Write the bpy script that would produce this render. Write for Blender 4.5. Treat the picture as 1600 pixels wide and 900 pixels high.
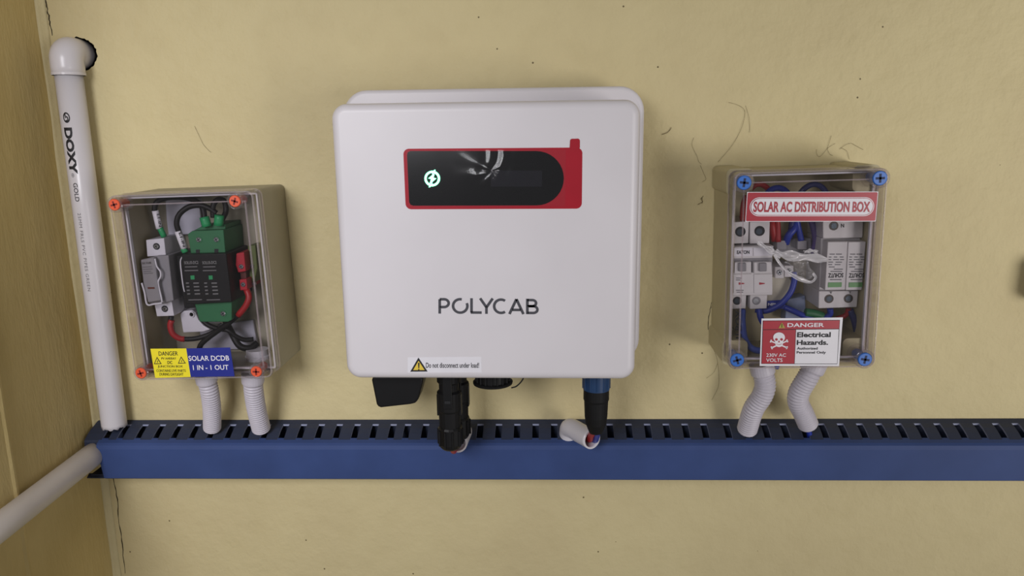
import bpy, bmesh, math, random
from mathutils import Vector, Matrix
random.seed(7)
SC = bpy.context.scene
COL = SC.collection
for o in list(bpy.data.objects): bpy.data.objects.remove(o)

# ------------------------------------------------------------------ camera
F, D, ZC = 1180.0, 0.80, 1.50                     # focal length in pixels of a 1600x900 frame, distance to the wall, eye height
RIGHT = Vector((0.9986, 0.0505, -0.0129)).normalized()
DOWN = Vector((-0.0021, -0.2083, -0.9781)); DOWN = (DOWN - RIGHT*DOWN.dot(RIGHT)).normalized()
FWD = RIGHT.cross(DOWN)
CAMLOC = Vector((0, -D, ZC))
cd = bpy.data.cameras.new('camera'); cam = bpy.data.objects.new('camera', cd); COL.objects.link(cam)
m = Matrix((RIGHT, -DOWN, -FWD)).transposed().to_4x4(); m.translation = CAMLOC
cam.matrix_world = m
cd.sensor_width = 36; cd.lens = F/1600*36; cd.clip_start = 0.01
SC.camera = cam
def P(px, py, Y=0.0):
    """point on the plane y=Y that is seen at (px, py) of the photograph"""
    d = RIGHT*(px-800) + DOWN*(py-450) + FWD*F
    t = (Y + D)/d.y
    return CAMLOC + d*t

# ------------------------------------------------------------------ light
w = bpy.data.worlds.new('world'); SC.world = w; w.use_nodes = True
bg = w.node_tree.nodes['Background']; bg.inputs[0].default_value = (1.0, 0.97, 0.96, 1); bg.inputs[1].default_value = 0.17
def area(name, loc, target, sx, sy, power, color, spread=180):
    l = bpy.data.lights.new(name, 'AREA'); l.shape = 'RECTANGLE'; l.size = sx; l.size_y = sy
    l.energy = power; l.color = color; l.spread = math.radians(spread)
    o = bpy.data.objects.new(name, l); COL.objects.link(o)
    o.location = loc; o.rotation_euler = (Vector(target)-Vector(loc)).to_track_quat('-Z', 'Y').to_euler()
area('window_light_left', (-0.50, -1.25, 1.72), (-0.42, 0, 1.22), 0.48, 0.46, 1.9, (0.97, 0.96, 1.0), 74)
area('window_light_right', (1.45, -1.70, 1.15), (0.72, 0, 1.52), 0.75, 0.75, 3.2, (1.0, 0.96, 0.93), 64)
SC.cycles.transparent_max_bounces = 32
SC.view_settings.view_transform = 'Standard'; SC.view_settings.look = 'None'
SC.view_settings.exposure = 0.07; SC.view_settings.gamma = 1.0; SC.view_settings.use_curve_mapping = False

# ------------------------------------------------------------------ materials
def lin(c):
    if isinstance(c, str): c = [int(c[i:i+2], 16)/255 for i in (0, 2, 4)]
    return tuple((v/12.92 if v <= 0.04045 else ((v+0.055)/1.055)**2.4) for v in c) + (1,)
MATS = {}
def N(nt, t, **kw):
    n = nt.nodes.new(t)
    for k, v in kw.items(): setattr(n, k, v)
    return n
def mat(name, col, rough=0.5, var=0.06, vscale=60, bump=0.0, bscale=400, metal=0.0, spec=0.5, emit=None, estr=0):
    if name in MATS: return MATS[name]
    mt = bpy.data.materials.new(name); mt.use_nodes = True; nt = mt.node_tree
    b = nt.nodes['Principled BSDF']; L = nt.links.new
    c = lin(col)
    tc = N(nt, 'ShaderNodeTexCoord'); nz = N(nt, 'ShaderNodeTexNoise'); nz.inputs['Scale'].default_value = vscale; nz.inputs['Detail'].default_value = 3
    L(tc.outputs['Object'], nz.inputs['Vector'])
    cr = N(nt, 'ShaderNodeValToRGB')
    cr.color_ramp.elements[0].position = 0.3; cr.color_ramp.elements[1].position = 0.7
    cr.color_ramp.elements[0].color = tuple(v*(1-var) for v in c[:3])+(1,)
    cr.color_ramp.elements[1].color = tuple(min(1, v*(1+var)) for v in c[:3])+(1,)
    L(nz.outputs['Fac'], cr.inputs['Fac']); L(cr.outputs['Color'], b.inputs['Base Color'])
    b.inputs['Roughness'].default_value = rough; b.inputs['Metallic'].default_value = metal; b.inputs['Specular IOR Level'].default_value = spec
    if bump:
        n2 = N(nt, 'ShaderNodeTexNoise'); n2.inputs['Scale'].default_value = bscale; L(tc.outputs['Object'], n2.inputs['Vector'])
        bp = N(nt, 'ShaderNodeBump'); bp.inputs['Strength'].default_value = bump; bp.inputs['Distance'].default_value = 0.001
        L(n2.outputs['Fac'], bp.inputs['Height']); L(bp.outputs['Normal'], b.inputs['Normal'])
    if emit:
        b.inputs['Emission Color'].default_value = tuple(emit)+(1,); b.inputs['Emission Strength'].default_value = estr
    MATS[name] = mt; return mt
def clear(name, tint=(0.95, 0.95, 0.95), rough=0.04, ior=1.45, haze=0.0, hazecol=(0.8, 0.8, 0.82), boost=1.0):
    """clear plastic: transparent with a Fresnel gloss, optionally a little milky"""
    if name in MATS: return MATS[name]
    mt = bpy.data.materials.new(name); mt.use_nodes = True; nt = mt.node_tree; L = nt.links.new
    nt.nodes.remove(nt.nodes['Principled BSDF']); out = nt.nodes['Material Output']
    tr = N(nt, 'ShaderNodeBsdfTransparent'); tr.inputs[0].default_value = tint+(1,)
    gl = N(nt, 'ShaderNodeBsdfGlossy'); gl.inputs['Roughness'].default_value = rough
    tc = N(nt, 'ShaderNodeTexCoord'); nz = N(nt, 'ShaderNodeTexNoise'); nz.inputs['Scale'].default_value = 40; L(tc.outputs['Object'], nz.inputs['Vector'])
    bp = N(nt, 'ShaderNodeBump'); bp.inputs['Strength'].default_value = 0.05; bp.inputs['Distance'].default_value = 0.002
    L(nz.outputs['Fac'], bp.inputs['Height']); L(bp.outputs['Normal'], gl.inputs['Normal'])
    fr = N(nt, 'ShaderNodeFresnel'); ge = N(nt, 'ShaderNodeNewGeometry'); im = N(nt, 'ShaderNodeMapRange'); im.inputs['To Min'].default_value = ior; im.inputs['To Max'].default_value = 1/ior; L(ge.outputs['Backfacing'], im.inputs['Value']); L(im.outputs[0], fr.inputs[0]); L(bp.outputs['Normal'], fr.inputs['Normal'])
    mu = N(nt, 'ShaderNodeMath', operation='MULTIPLY', use_clamp=True); mu.inputs[1].default_value = boost; L(fr.outputs[0], mu.inputs[0])
    mx = N(nt, 'ShaderNodeMixShader'); L(mu.outputs[0], mx.inputs[0]); L(gl.outputs[0], mx.inputs[2])
    if haze:
        df = N(nt, 'ShaderNodeBsdfDiffuse'); df.inputs[0].default_value = hazecol+(1,)
        m2 = N(nt, 'ShaderNodeMixShader'); m2.inputs[0].default_value = haze; L(tr.outputs[0], m2.inputs[1]); L(df.outputs[0], m2.inputs[2]); L(m2.outputs[0], mx.inputs[1])
    else: L(tr.outputs[0], mx.inputs[1])
    L(mx.outputs[0], out.inputs[0]); MATS[name] = mt; return mt

def wall_material(name, base, dark, stretch, bump):
    mt = bpy.data.materials.new(name); mt.use_nodes = True; nt = mt.node_tree; L = nt.links.new
    b = nt.nodes['Principled BSDF']; b.inputs['Roughness'].default_value = 0.62; b.inputs['Specular IOR Level'].default_value = 0.35
    tc = N(nt, 'ShaderNodeTexCoord'); mp = N(nt, 'ShaderNodeMapping'); mp.inputs['Scale'].default_value = stretch; L(tc.outputs['Object'], mp.inputs['Vector'])
    def noise(scale, detail=4, vec=None):
        n = N(nt, 'ShaderNodeTexNoise'); n.inputs['Scale'].default_value = scale; n.inputs['Detail'].default_value = detail
        L((vec or mp).outputs[0 if vec is None else 'Object'], n.inputs['Vector']); return n
    big = noise(5, 5, tc); mid = noise(38, 5)
    cr = N(nt, 'ShaderNodeValToRGB'); cr.color_ramp.elements[0].position = 0.32; cr.color_ramp.elements[1].position = 0.6
    cr.color_ramp.elements[0].color = lin(dark); cr.color_ramp.elements[1].color = lin(base); L(big.outputs['Fac'], cr.inputs['Fac'])
    cm = N(nt, 'ShaderNodeMix', data_type='RGBA', blend_type='MULTIPLY'); cm.inputs['Factor'].default_value = 0.35
    cr2 = N(nt, 'ShaderNodeValToRGB'); cr2.color_ramp.elements[0].position = 0.3; cr2.color_ramp.elements[1].position = 0.55
    cr2.color_ramp.elements[0].color = (0.92, 0.91, 0.88, 1); L(mid.outputs['Fac'], cr2.inputs['Fac'])
    L(cr.outputs['Color'], cm.inputs['A']); L(cr2.outputs['Color'], cm.inputs['B'])
    # dirt specks
    vo = N(nt, 'ShaderNodeTexVoronoi'); vo.inputs['Scale'].default_value = 55; L(tc.outputs['Object'], vo.inputs['Vector'])
    sp = N(nt, 'ShaderNodeMath', operation='LESS_THAN'); sp.inputs[1].default_value = 0.055; L(vo.outputs['Distance'], sp.inputs[0])
    sel = N(nt, 'ShaderNodeSeparateColor'); L(vo.outputs['Color'], sel.inputs[0])
    s2 = N(nt, 'ShaderNodeMath', operation='GREATER_THAN'); s2.inputs[1].default_value = 0.86; L(sel.outputs[0], s2.inputs[0])
    s3 = N(nt, 'ShaderNodeMath', operation='MULTIPLY'); L(sp.outputs[0], s3.inputs[0]); L(s2.outputs[0], s3.inputs[1])
    c3 = N(nt, 'ShaderNodeMix', data_type='RGBA'); L(s3.outputs[0], c3.inputs['Factor']); L(cm.outputs['Result'], c3.inputs['A']); c3.inputs['B'].default_value = lin('6f6244')
    L(c3.outputs['Result'], b.inputs['Base Color'])
    fine = noise(170, 5); ad = N(nt, 'ShaderNodeMath', operation='MULTIPLY_ADD'); ad.inputs[1].default_value = 2.5
    L(mid.outputs['Fac'], ad.inputs[0]); L(fine.outputs['Fac'], ad.inputs[2])
    bp = N(nt, 'ShaderNodeBump'); bp.inputs['Strength'].default_value = bump; bp.inputs['Distance'].default_value = 0.0009
    L(ad.outputs[0], bp.inputs['Height']); L(bp.outputs['Normal'], b.inputs['Normal'])
    return mt
M_WALL = wall_material('cream_wall_paint', 'd6c89a', 'cebf93', (1, 1, 1), 0.85)
M_WALL2 = wall_material('cream_brushed_paint_shaded', 'd2bd84', 'c0aa70', (1, 2.2, 0.6), 0.6)  # same cream paint, toned darker and yellower: return wall's shade put into colour
M_GAP = mat('dark_cavity', '241c12', 0.9, bump=0.6)
M_CRACK = mat('crack_dark', '3a301c', 0.9)
M_HAIR = mat('hair_brown', '6a5a3a', 0.8)
M_PVC = mat('white_pvc', 'd9d5da', 0.28, 0.03, 12)
M_PVC2 = mat('white_pvc_dusty', 'c9c1ba', 0.4, 0.06, 20)
M_FLEX = mat('grey_white_flex', 'c3bec8', 0.45, 0.04, 60)
M_INV = mat('inverter_white', 'dcd8dc', 0.38, 0.02, 14)
M_BLUE = mat('trunking_blue', '384b7c', 0.55, 0.10, 18, 0.08, 90, spec=0.25)
M_BLUE2 = mat('trunking_blue_shaded', '333a4e', 0.55, 0.08, 30, spec=0.25)  # trunking blue darkened, putting the shade of the top into the colour
M_CUT = mat('trunking_cut_edge', '8f96b4', 0.5)
M_BASE = mat('enclosure_grey', 'a09a86', 0.5, 0.04, 30)
M_BASE2 = mat('enclosure_beige', 'b3a883', 0.5, 0.05, 30)
M_LID = clear('clear_lid', (0.93, 0.92, 0.93), 0.05, 1.45)
M_RIM = clear('clear_lid_rim', (0.90, 0.87, 0.88), 0.10, 1.5, 0.22, (0.85, 0.76, 0.77))
M_BOSS = clear('clear_screw_boss', (0.94, 0.92, 0.93), 0.06, 1.5, 0.06, (0.85, 0.78, 0.79))
M_FILM = clear('crumpled_film', (0.97, 0.97, 0.97), 0.15, 1.5, 0.20, (0.9, 0.9, 0.92), 2.5)
M_STREAK = clear('film_glare_white', (0.97, 0.97, 0.97), 0.20, 1.5, 0.72, (1.0, 1.0, 1.0), 2.5)  # milky white stands for the window's reflection, painted onto ribbons
M_PFILM = clear('protective_film', (0.98, 0.98, 0.98), 0.10, 1.45, 0.004, boost=0.9)
M_ORANGE = mat('orange_plastic', 'e05a38', 0.4)
M_ORANGE_D = mat('orange_recess', '7a1f14', 0.6)
M_SBLUE = mat('blue_plastic', '2d6cc4', 0.4)
M_SBLUE_D = mat('blue_recess', '10244e', 0.6)
M_BLACK = mat('black_plastic', '0f0f11', 0.45, 0.1, spec=0.3)
M_BLACK2 = mat('black_matte', '0c0c0e', 0.6, 0.1, spec=0.3)
M_CABLE = mat('black_cable', '151314', 0.5, spec=0.3)
M_RED = mat('red_plastic', 'b0182a', 0.45)
M_REDW = mat('red_wire', 'a51c20', 0.45)
M_BLUEW = mat('blue_wire', '23379c', 0.4)
M_GREEN = mat('green_plastic', '256b42', 0.5)
M_GREEN2 = mat('green_ferrule', '23945a', 0.45)
M_GREENW = mat('green_window', '5f9a58', 0.4)
M_GREYD = mat('grey_device', '8a888c', 0.5)
M_WHITED = mat('white_device', 'd9d6d6', 0.45, 0.03)
M_WHITET = mat('white_terminal', 'd5d3da', 0.45, 0.03)
M_METAL = mat('zinc_metal', 'b9bcc0', 0.28, 0.1, 300, metal=1.0)
M_HOLE = mat('dark_hole', '17181c', 0.7)
M_REDST = mat('red_sticker', 'a60e25', 0.45, 0.03, spec=0.3)
M_PANEL = mat('black_glass_panel', '0b0c10', 0.16, 0.05)
M_LCD = mat('lcd_glass', '1d1d24', 0.15, 0.05)
M_LED = mat('green_led', '30ff80', 0.4, emit=(0.20, 1.0, 0.50), estr=4.5)
M_LOGO = mat('logo_grey', '45454c', 0.5)
M_INK = mat('black_ink', '15141a', 0.6)
M_INKG = mat('grey_ink', '8d8d8d', 0.6)
M_WHITEP = mat('white_print', 'e6e4ea', 0.45, 0.02)
M_YELLOW = mat('yellow_sticker', 'eada28', 0.45, 0.03)
M_NAVY = mat('navy_sticker', '1f2a86', 0.4, 0.03)
M_CRIM = mat('crimson_sticker', 'a81c30', 0.4, 0.04)
M_AMBER = mat('amber_print', 'e6c84a', 0.5, 0.03)
M_OLIVE = mat('olive_print', 'a59a3c', 0.5, 0.03)
M_BEIGE = mat('beige_device', 'bdb7a4', 0.45)
M_DUSTY = mat('rust_dust', '7a4a34', 0.8)

# ------------------------------------------------------------------ mesh helpers (all coordinates are world coordinates)
class MB:
    def __init__(s): s.v = []; s.f = []; s.sm = []
    def add(s, vs, fs, smooth=False):
        o = len(s.v); s.v += [Vector(p) for p in vs]; s.f += [tuple(i+o for i in f) for f in fs]; s.sm += [smooth]*len(fs); return s
    def loft(s, loops, cap0=True, cap1=True, closed=True, smooth=False):
        n = len(loops[0]); vs = [p for l in loops for p in l]; fs = []
        for k in range(len(loops)-1):
            for i in range(n if closed else n-1):
                j = (i+1) % n; fs.append((k*n+i, k*n+j, (k+1)*n+j, (k+1)*n+i))
        s.add(vs, fs, smooth)
        if cap0: s.add(loops[0], [tuple(range(n))])
        if cap1: s.add(loops[-1], [tuple(range(n))])
        return s
    def box(s, x0, x1, y0, y1, z0, z1):
        return s.loft([[(x0, y, z0), (x1, y, z0), (x1, y, z1), (x0, y, z1)] for y in (y0, y1)])
    def tube(s, pts, r, n=14, caps=True, smooth=True):
        pts = [Vector(p) for p in pts]; loops = []
        t0 = (pts[1]-pts[0]).normalized(); a = t0.orthogonal().normalized()
        for i, p in enumerate(pts):
            t = ((pts[min(i+1, len(pts)-1)]-pts[max(i-1, 0)])).normalized()
            a = (a - t*a.dot(t)).normalized(); b = t.cross(a)
            rr = r(i/(len(pts)-1)) if callable(r) else (r[i] if isinstance(r, (list, tuple)) else r)
            loops.append([p + (a*math.cos(q)+b*math.sin(q))*rr for q in [2*math.pi*k/n for k in range(n)]])
        return s.loft(loops, caps, caps, True, smooth)
    def disc_stack(s, c, prof, axis='y', n=24, smooth=False, cap0=True, cap1=True):
        """prof: list of (offset along axis, radius)"""
        c = Vector(c); loops = []
        for d, r in prof:
            l = []
            for k in range(n):
                q = 2*math.pi*k/n; ca, sa = r*math.cos(q), r*math.sin(q)
                l.append(c + Vector({'y': (ca, d, sa), 'z': (ca, sa, d), 'x': (d, ca, sa)}[axis]))
            loops.append(l)
        return s.loft(loops, cap0, cap1, True, smooth)
BASE = {}
def obj(name, mb, material, parent=None, bevel=0, seg=2):
    me = bpy.data.meshes.new(name); b0 = BASE.get(parent, Vector((0, 0, 0)))
    if parent is None:
        lo = Vector((min(v.x for v in mb.v)+max(v.x for v in mb.v), min(v.y for v in mb.v)+max(v.y for v in mb.v), 2*min(v.z for v in mb.v)))/2; b0 = lo
    me.from_pydata([v-b0 for v in mb.v], [], mb.f); me.update()
    for p, s in zip(me.polygons, mb.sm): p.use_smooth = s
    bm = bmesh.new(); bm.from_mesh(me)
    bmesh.ops.remove_doubles(bm, verts=bm.verts, dist=1e-6)
    bmesh.ops.recalc_face_normals(bm, faces=bm.faces)
    if bevel:
        es = [e for e in bm.edges if len(e.link_faces) == 2 and e.calc_face_angle(0) > 0.6]
        bmesh.ops.bevel(bm, geom=es, offset=bevel, segments=seg, affect='EDGES', profile=0.5, clamp_overlap=True)
    bm.to_mesh(me); bm.free()
    me.materials.append(material)
    o = bpy.data.objects.new(name, me); COL.objects.link(o)
    if parent is None: o.location = b0
    else: o.parent = parent
    BASE[o] = b0; return o
def tag(o, label=None, cat=None, group=None, kind=None):
    for k, v in (('label', label), ('category', cat), ('group', group), ('kind', kind)):
        if v: o[k] = v
    return o
def thing(name, label, cat, loc, group=None):
    o = bpy.data.objects.new(name, None); o.empty_display_size = 0.03; COL.objects.link(o); o.location = loc; BASE[o] = Vector(loc)
    return tag(o, label, cat, group)
def smooth_path(pts, k=8):
    pts = [Vector(p) for p in pts]; out = []
    e = [pts[0]*2-pts[1]] + pts + [pts[-1]*2-pts[-2]]
    for i in range(1, len(e)-2):
        for j in range(k):
            t = j/k; a, b, c, d = e[i-1], e[i], e[i+1], e[i+2]
            out.append(0.5*((2*b)+(c-a)*t+(2*a-5*b+4*c-d)*t*t+(-a+3*b-3*c+d)*t**3))
    out.append(pts[-1]); return out
def wire(pix, r, k=8, n=10):
    """pix: list of (px, py, Y)"""
    return MB().tube(smooth_path([P(*p) for p in pix], k), r, n)
def quadmap(q, Y):
    """unit square (u right, v up) to the plane y=Y; q = TL, TR, BR, BL in photo pixels"""
    tl, tr, br, bl = [P(a, b, Y) for a, b in q]
    return lambda u, v: (bl*(1-u)+br*u)*(1-v) + (tl*(1-u)+tr*u)*v
def rect(x0, y0, x1, y1): return [(x0, y0), (x1, y0), (x1, y1), (x0, y1)]
def rrect(x0, x1, z0, z1, r, n=6):
    pts = []
    for cx, cz, a0 in ((x1-r, z1-r, 0), (x0+r, z1-r, 90), (x0+r, z0+r, 180), (x1-r, z0+r, 270)):
        for k in range(n+1):
            a = math.radians(a0+90*k/n); pts.append((cx+r*math.cos(a), cz+r*math.sin(a)))
    return pts
def slab(pts2, fn, t, mb=None):
    """2-D outline pushed through fn (front plane) and given thickness t towards the wall"""
    fr = [fn(*p) for p in pts2]; return (mb or MB()).loft([fr, [p+Vector((0, t, 0)) for p in fr]])
CLAMP = None
def pprism(pix, Y0, Y1, mb=None):
    """outline in photo pixels on the plane y=Y0, run straight back to y=Y1"""
    fr = [P(a, b, Y0) for a, b in pix]
    if CLAMP: fr = [Vector((min(max(p.x, CLAMP[0]), CLAMP[1]), p.y, p.z)) for p in fr]
    return (mb or MB()).loft([fr, [Vector((p.x, Y1, p.z)) for p in fr]])
def qdecal(q, Y, t=0.0003, r=0.0):
    fn = quadmap(q, Y)
    w_ = (fn(1, .5)-fn(0, .5)).length; h_ = (fn(.5, 1)-fn(.5, 0)).length
    pts = [(0, 0), (1, 0), (1, 1), (0, 1)] if r == 0 else [(a/w_, b/h_) for a, b in rrect(0, w_, 0, h_, min(r, h_/2.001, w_/2.001), 8)]
    return slab(pts, fn, t)
TXT = {}
def text2d(s, bold, spacing=1.0):
    key = (s, bold, spacing)
    if key not in TXT:
        c = bpy.data.curves.new('t', 'FONT'); c.body = s; c.resolution_u = 3; c.offset = bold; c.space_character = spacing; c.fill_mode = 'FRONT'
        o = bpy.data.objects.new('t', c); COL.objects.link(o); dg = bpy.context.evaluated_depsgraph_get(); dg.update()
        me = bpy.data.meshes.new_from_object(o.evaluated_get(dg))
        vs = [v.co.copy() for v in me.vertices]; fs = [tuple(p.vertices) for p in me.polygons]
        bpy.data.objects.remove(o); bpy.data.meshes.remove(me); bpy.data.curves.remove(c)
        x0, x1 = min(v.x for v in vs), max(v.x for v in vs); y0, y1 = min(v.y for v in vs), max(v.y for v in vs)
        TXT[key] = ([((v.x-x0)/(x1-x0), (v.y-y0)/(y1-y0)) for v in vs], fs)
    return TXT[key]
def text(s, fn, bold=0.0, shear=0.0, spacing=1.0, mb=None, cuts=0):
    vs, fs = text2d(s, bold, spacing)
    if cuts:
        bm = bmesh.new(); bv = [bm.verts.new((u, v, 0)) for u, v in vs]
        for f in fs:
            if len(set(f)) > 2: bm.faces.new([bv[i] for i in f])
        bmesh.ops.triangulate(bm, faces=bm.faces); bmesh.ops.subdivide_edges(bm, edges=bm.edges, cuts=cuts, use_grid_fill=True)
        bm.verts.index_update(); vs = [(v.co.x, v.co.y) for v in bm.verts]; fs = [tuple(v.index for v in f.verts) for f in bm.faces]; bm.free()
    return (mb or MB()).add([fn(u+shear*(v-0.5), v) for u, v in vs], fs)
def strokes(lines, fn, wd, mb=None, asp=1.0):
    """flat ribbons in (u,v); wd in v units, asp = width/height of the box"""
    mb = mb or MB()
    for ln in lines:
        L_, R_ = [], []
        for i, p in enumerate(ln):
            a = ln[max(i-1, 0)]; b = ln[min(i+1, len(ln)-1)]
            dx, dy = (b[0]-a[0])*asp, b[1]-a[1]; d = math.hypot(dx, dy) or 1
            nx, ny = -dy/d*wd/2/asp, dx/d*wd/2
            L_.append(fn(p[0]+nx, p[1]+ny)); R_.append(fn(p[0]-nx, p[1]-ny))
        n = len(ln); mb.add(L_+R_, [(i, i+1, n+i+1, n+i) for i in range(n-1)])
    return mb
def arc(cx, cy, rx, ry, a0, a1, n=16): return [(cx+rx*math.cos(math.radians(a0+(a1-a0)*k/n)), cy+ry*math.sin(math.radians(a0+(a1-a0)*k/n))) for k in range(n+1)]

# ================================================================== the setting
XL = -0.529
# wall_back: a slab with a real ragged hole where the elbow goes in
hc = P(107, 82, -.0185); hc.y = 0; hc.x += .0010; hb = 0.034
mb = MB()
X0, X1, Z0, Z1 = XL-0.05, 1.6, 0.0, 2.6
hx0, hx1, hz0, hz1 = XL+0.001, hc.x+hb, hc.z-hb, hc.z+hb
def sq(a, b, c, d): mb.add([(a, 0, c), (b, 0, c), (b, 0, d), (a, 0, d)], [(0, 1, 2, 3)])
sq(X0, X1, Z0, hz0); sq(X0, X1, hz1, Z1); sq(X0, hx0, hz0, hz1); sq(hx1, X1, hz0, hz1)
nh = 48; ring = []; outer = []
for k in range(nh):
    a = 2*math.pi*k/nh
    r = 0.0172 + random.uniform(-0.0005, 0.0012) + 0.0006*math.sin(3*a+1)
    ca, sa = math.cos(a), math.sin(a); ring.append(Vector((hc.x+r*ca, 0, hc.z+r*sa)))
    tx = ((hx1-hc.x) if ca > 0 else (hc.x-hx0))/max(abs(ca), 1e-6); tz = hb/max(abs(sa), 1e-6); t = min(tx, tz)
    outer.append(Vector((hc.x+t*ca, 0, hc.z+t*sa)))
for cx_, cz_ in ((hx0, hz0), (hx1, hz0), (hx1, hz1), (hx0, hz1)):
    j = min(range(nh), key=lambda i: (outer[i]-Vector((cx_, 0, cz_))).length); outer[j] = Vector((cx_, 0, cz_))
mb.loft([outer, ring], False, False)
mb.add([(X0, 0.1, Z0), (X1, 0.1, Z0), (X1, 0.1, Z1), (X0, 0.1, Z1)], [(0, 1, 2, 3)])
for (a, b) in (((X0, Z0), (X1, Z0)), ((X1, Z0), (X1, Z1)), ((X1, Z1), (X0, Z1)), ((X0, Z1), (X0, Z0))):
    mb.add([(a[0], 0, a[1]), (b[0], 0, b[1]), (b[0], 0.1, b[1]), (a[0], 0.1, a[1])], [(0, 1, 2, 3)])
wall_back = tag(obj('wall_back', mb, M_WALL), kind='structure')
mb = MB(); deep = [Vector((p.x+random.uniform(-.001, .001), 0.03, p.z)) for p in ring]
mb.loft([ring, [p+Vector((0, .004, 0))+(hc-p)*random.uniform(-.05, .1) for p in ring], deep], False, True)
obj('pipe_hole', mb, M_GAP, wall_back)
def crack(pix, wmm):
    pts = [P(*p) for p in pix]; mb = MB(); L_ = []; R_ = []
    fine = []
    for a, b in zip(pts, pts[1:]):
        for k in range(6): fine.append(a.lerp(b, k/6)+Vector((random.uniform(-.0006, .0006), 0, 0)))
    for i, p in enumerate(fine):
        wd = wmm/2000*random.uniform(.4, 1.3)
        L_.append(p+Vector((-wd, -.0002, 0))); R_.append(p+Vector((wd, -.0002, 0)))
    n = len(fine); mb.loft([L_, R_, [p+Vector((0, .0004, 0)) for p in R_], [p+Vector((0, .0004, 0)) for p in L_]], False, False, False)
    return obj('crack', mb, M_CRACK, wall_back)
crack([(71, -8), (74, 14), (78, 34), (82, 60)], 1.2)
crack([(177, 744), (183, 780), (186, 815), (191, 850), (196, 905)], 1.0)
crack([(1112, 470), (1108, 490), (1106, 520)], 0.7)
# wall_left: short return of wall (brushed paint with shade in its colour)
mb = MB().box(XL-0.15, XL, -0.34, 0.0, 0.0, 2.6)
wall_left = tag(obj('wall_left', mb, M_WALL2, bevel=0.004), kind='structure')
# rounded plaster fillet in the corner
mb = MB(); fl = []
for z in [k*2.6/60 for k in range(61)]:
    s = 0.0065+random.uniform(-.0012, .0012)
    fl.append([(XL-.001, -s*1.2, z), (XL+s*.25, -s*.55, z), (XL+s*.7, -s*.18, z), (XL+s*1.2, .001, z), (XL-.001, .001, z)])
mb.loft(fl, smooth=True); tag(obj('trim_1', mb, M_WALL), kind='structure')
# proud plaster step on the return wall
mb = MB(); prof = [(-.336, 0), (-.336, .003), (-.144, .003), (-.141, .0045), (-.138, .004), (-.136, 0)]
mb.loft([[(XL+d-.0005, y, z) for y, d in prof] for z in (0.0, 2.6)]); tag(obj('trim_2', mb, M_WALL2), kind='structure')

# ================================================================== blue slotted cable trunking
SL = 0.0092; TX0 = XL+0.004; TX1 = 0.72
def tz(x): return ZC - 0.3210 + SL*(x-0.0058)          # height of the back top edge
root = thing('cable_trunking', 'long blue slotted plastic cable trunking running along the wall', 'cable trunking', (0.1, 0, tz(0.1)-0.056))
def trun(mb, x0, x1, prof, n=1):
    mb.loft([[(x, y, tz(x)+dz) for y, dz in prof] for x in (x0, x1)]); return mb
# channel base with bottom side and the rails that carry the fingers
mb = MB()
trun(mb, TX0, TX1, [(-.0002, 0), (-.0022, -.0006), (-.0022, -.0545), (-.0002, -.0545)])
obj('base', mb, M_BLUE2, root)
mb = MB(); trun(mb, TX0+.004, TX1, [(-.0022, -.0540), (-.0330, -.0540), (-.0330, -.0520), (-.0022, -.0520)]); obj('bottom_side', mb, M_BLUE2, root)
mb = MB(); trun(mb, TX0, TX1, [(-.0010, .0001), (-.0075, -.0022), (-.0080, -.0042), (-.0010, -.0022)]); obj('back_rail', mb, M_BLUE2, root)
mb = MB(); trun(mb, TX0, TX1, [(-.0074, -.0024), (-.0080, -.0026), (-.0084, -.0042), (-.0078, -.0042)]); obj('slot_end_edge', mb, M_CUT, root)
# cover: front face with a lip over the finger tips
cx0 = P(151, 700, -.036).x; cx1 = P(162, 740, -.037).x
mb = MB()
cov = [(-.0270, -.0108), (-.0285, -.0112), (-.0340, -.0136), (-.0362, -.0158), (-.0372, -.0200), (-.0372, -.0545), (-.0350, -.0562), (-.0250, -.0562), (-.0250, -.0548), (-.0345, -.0546), (-.0356, -.0530), (-.0356, -.0205), (-.0340, -.0165), (-.0320, -.0152), (-.0270, -.0128)]
l0 = [(cx0+(cx1-cx0)*min(1, max(0, (-dz-.016)/.038)), y, 0) for y, dz in cov]
mb.loft([[(x, y, tz(x)+dz) for (x, y, _), (_, dz) in zip(l0, cov)], [(TX1, y, tz(TX1)+dz) for y, dz in cov]])
obj('cover', mb, M_BLUE, root)
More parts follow.
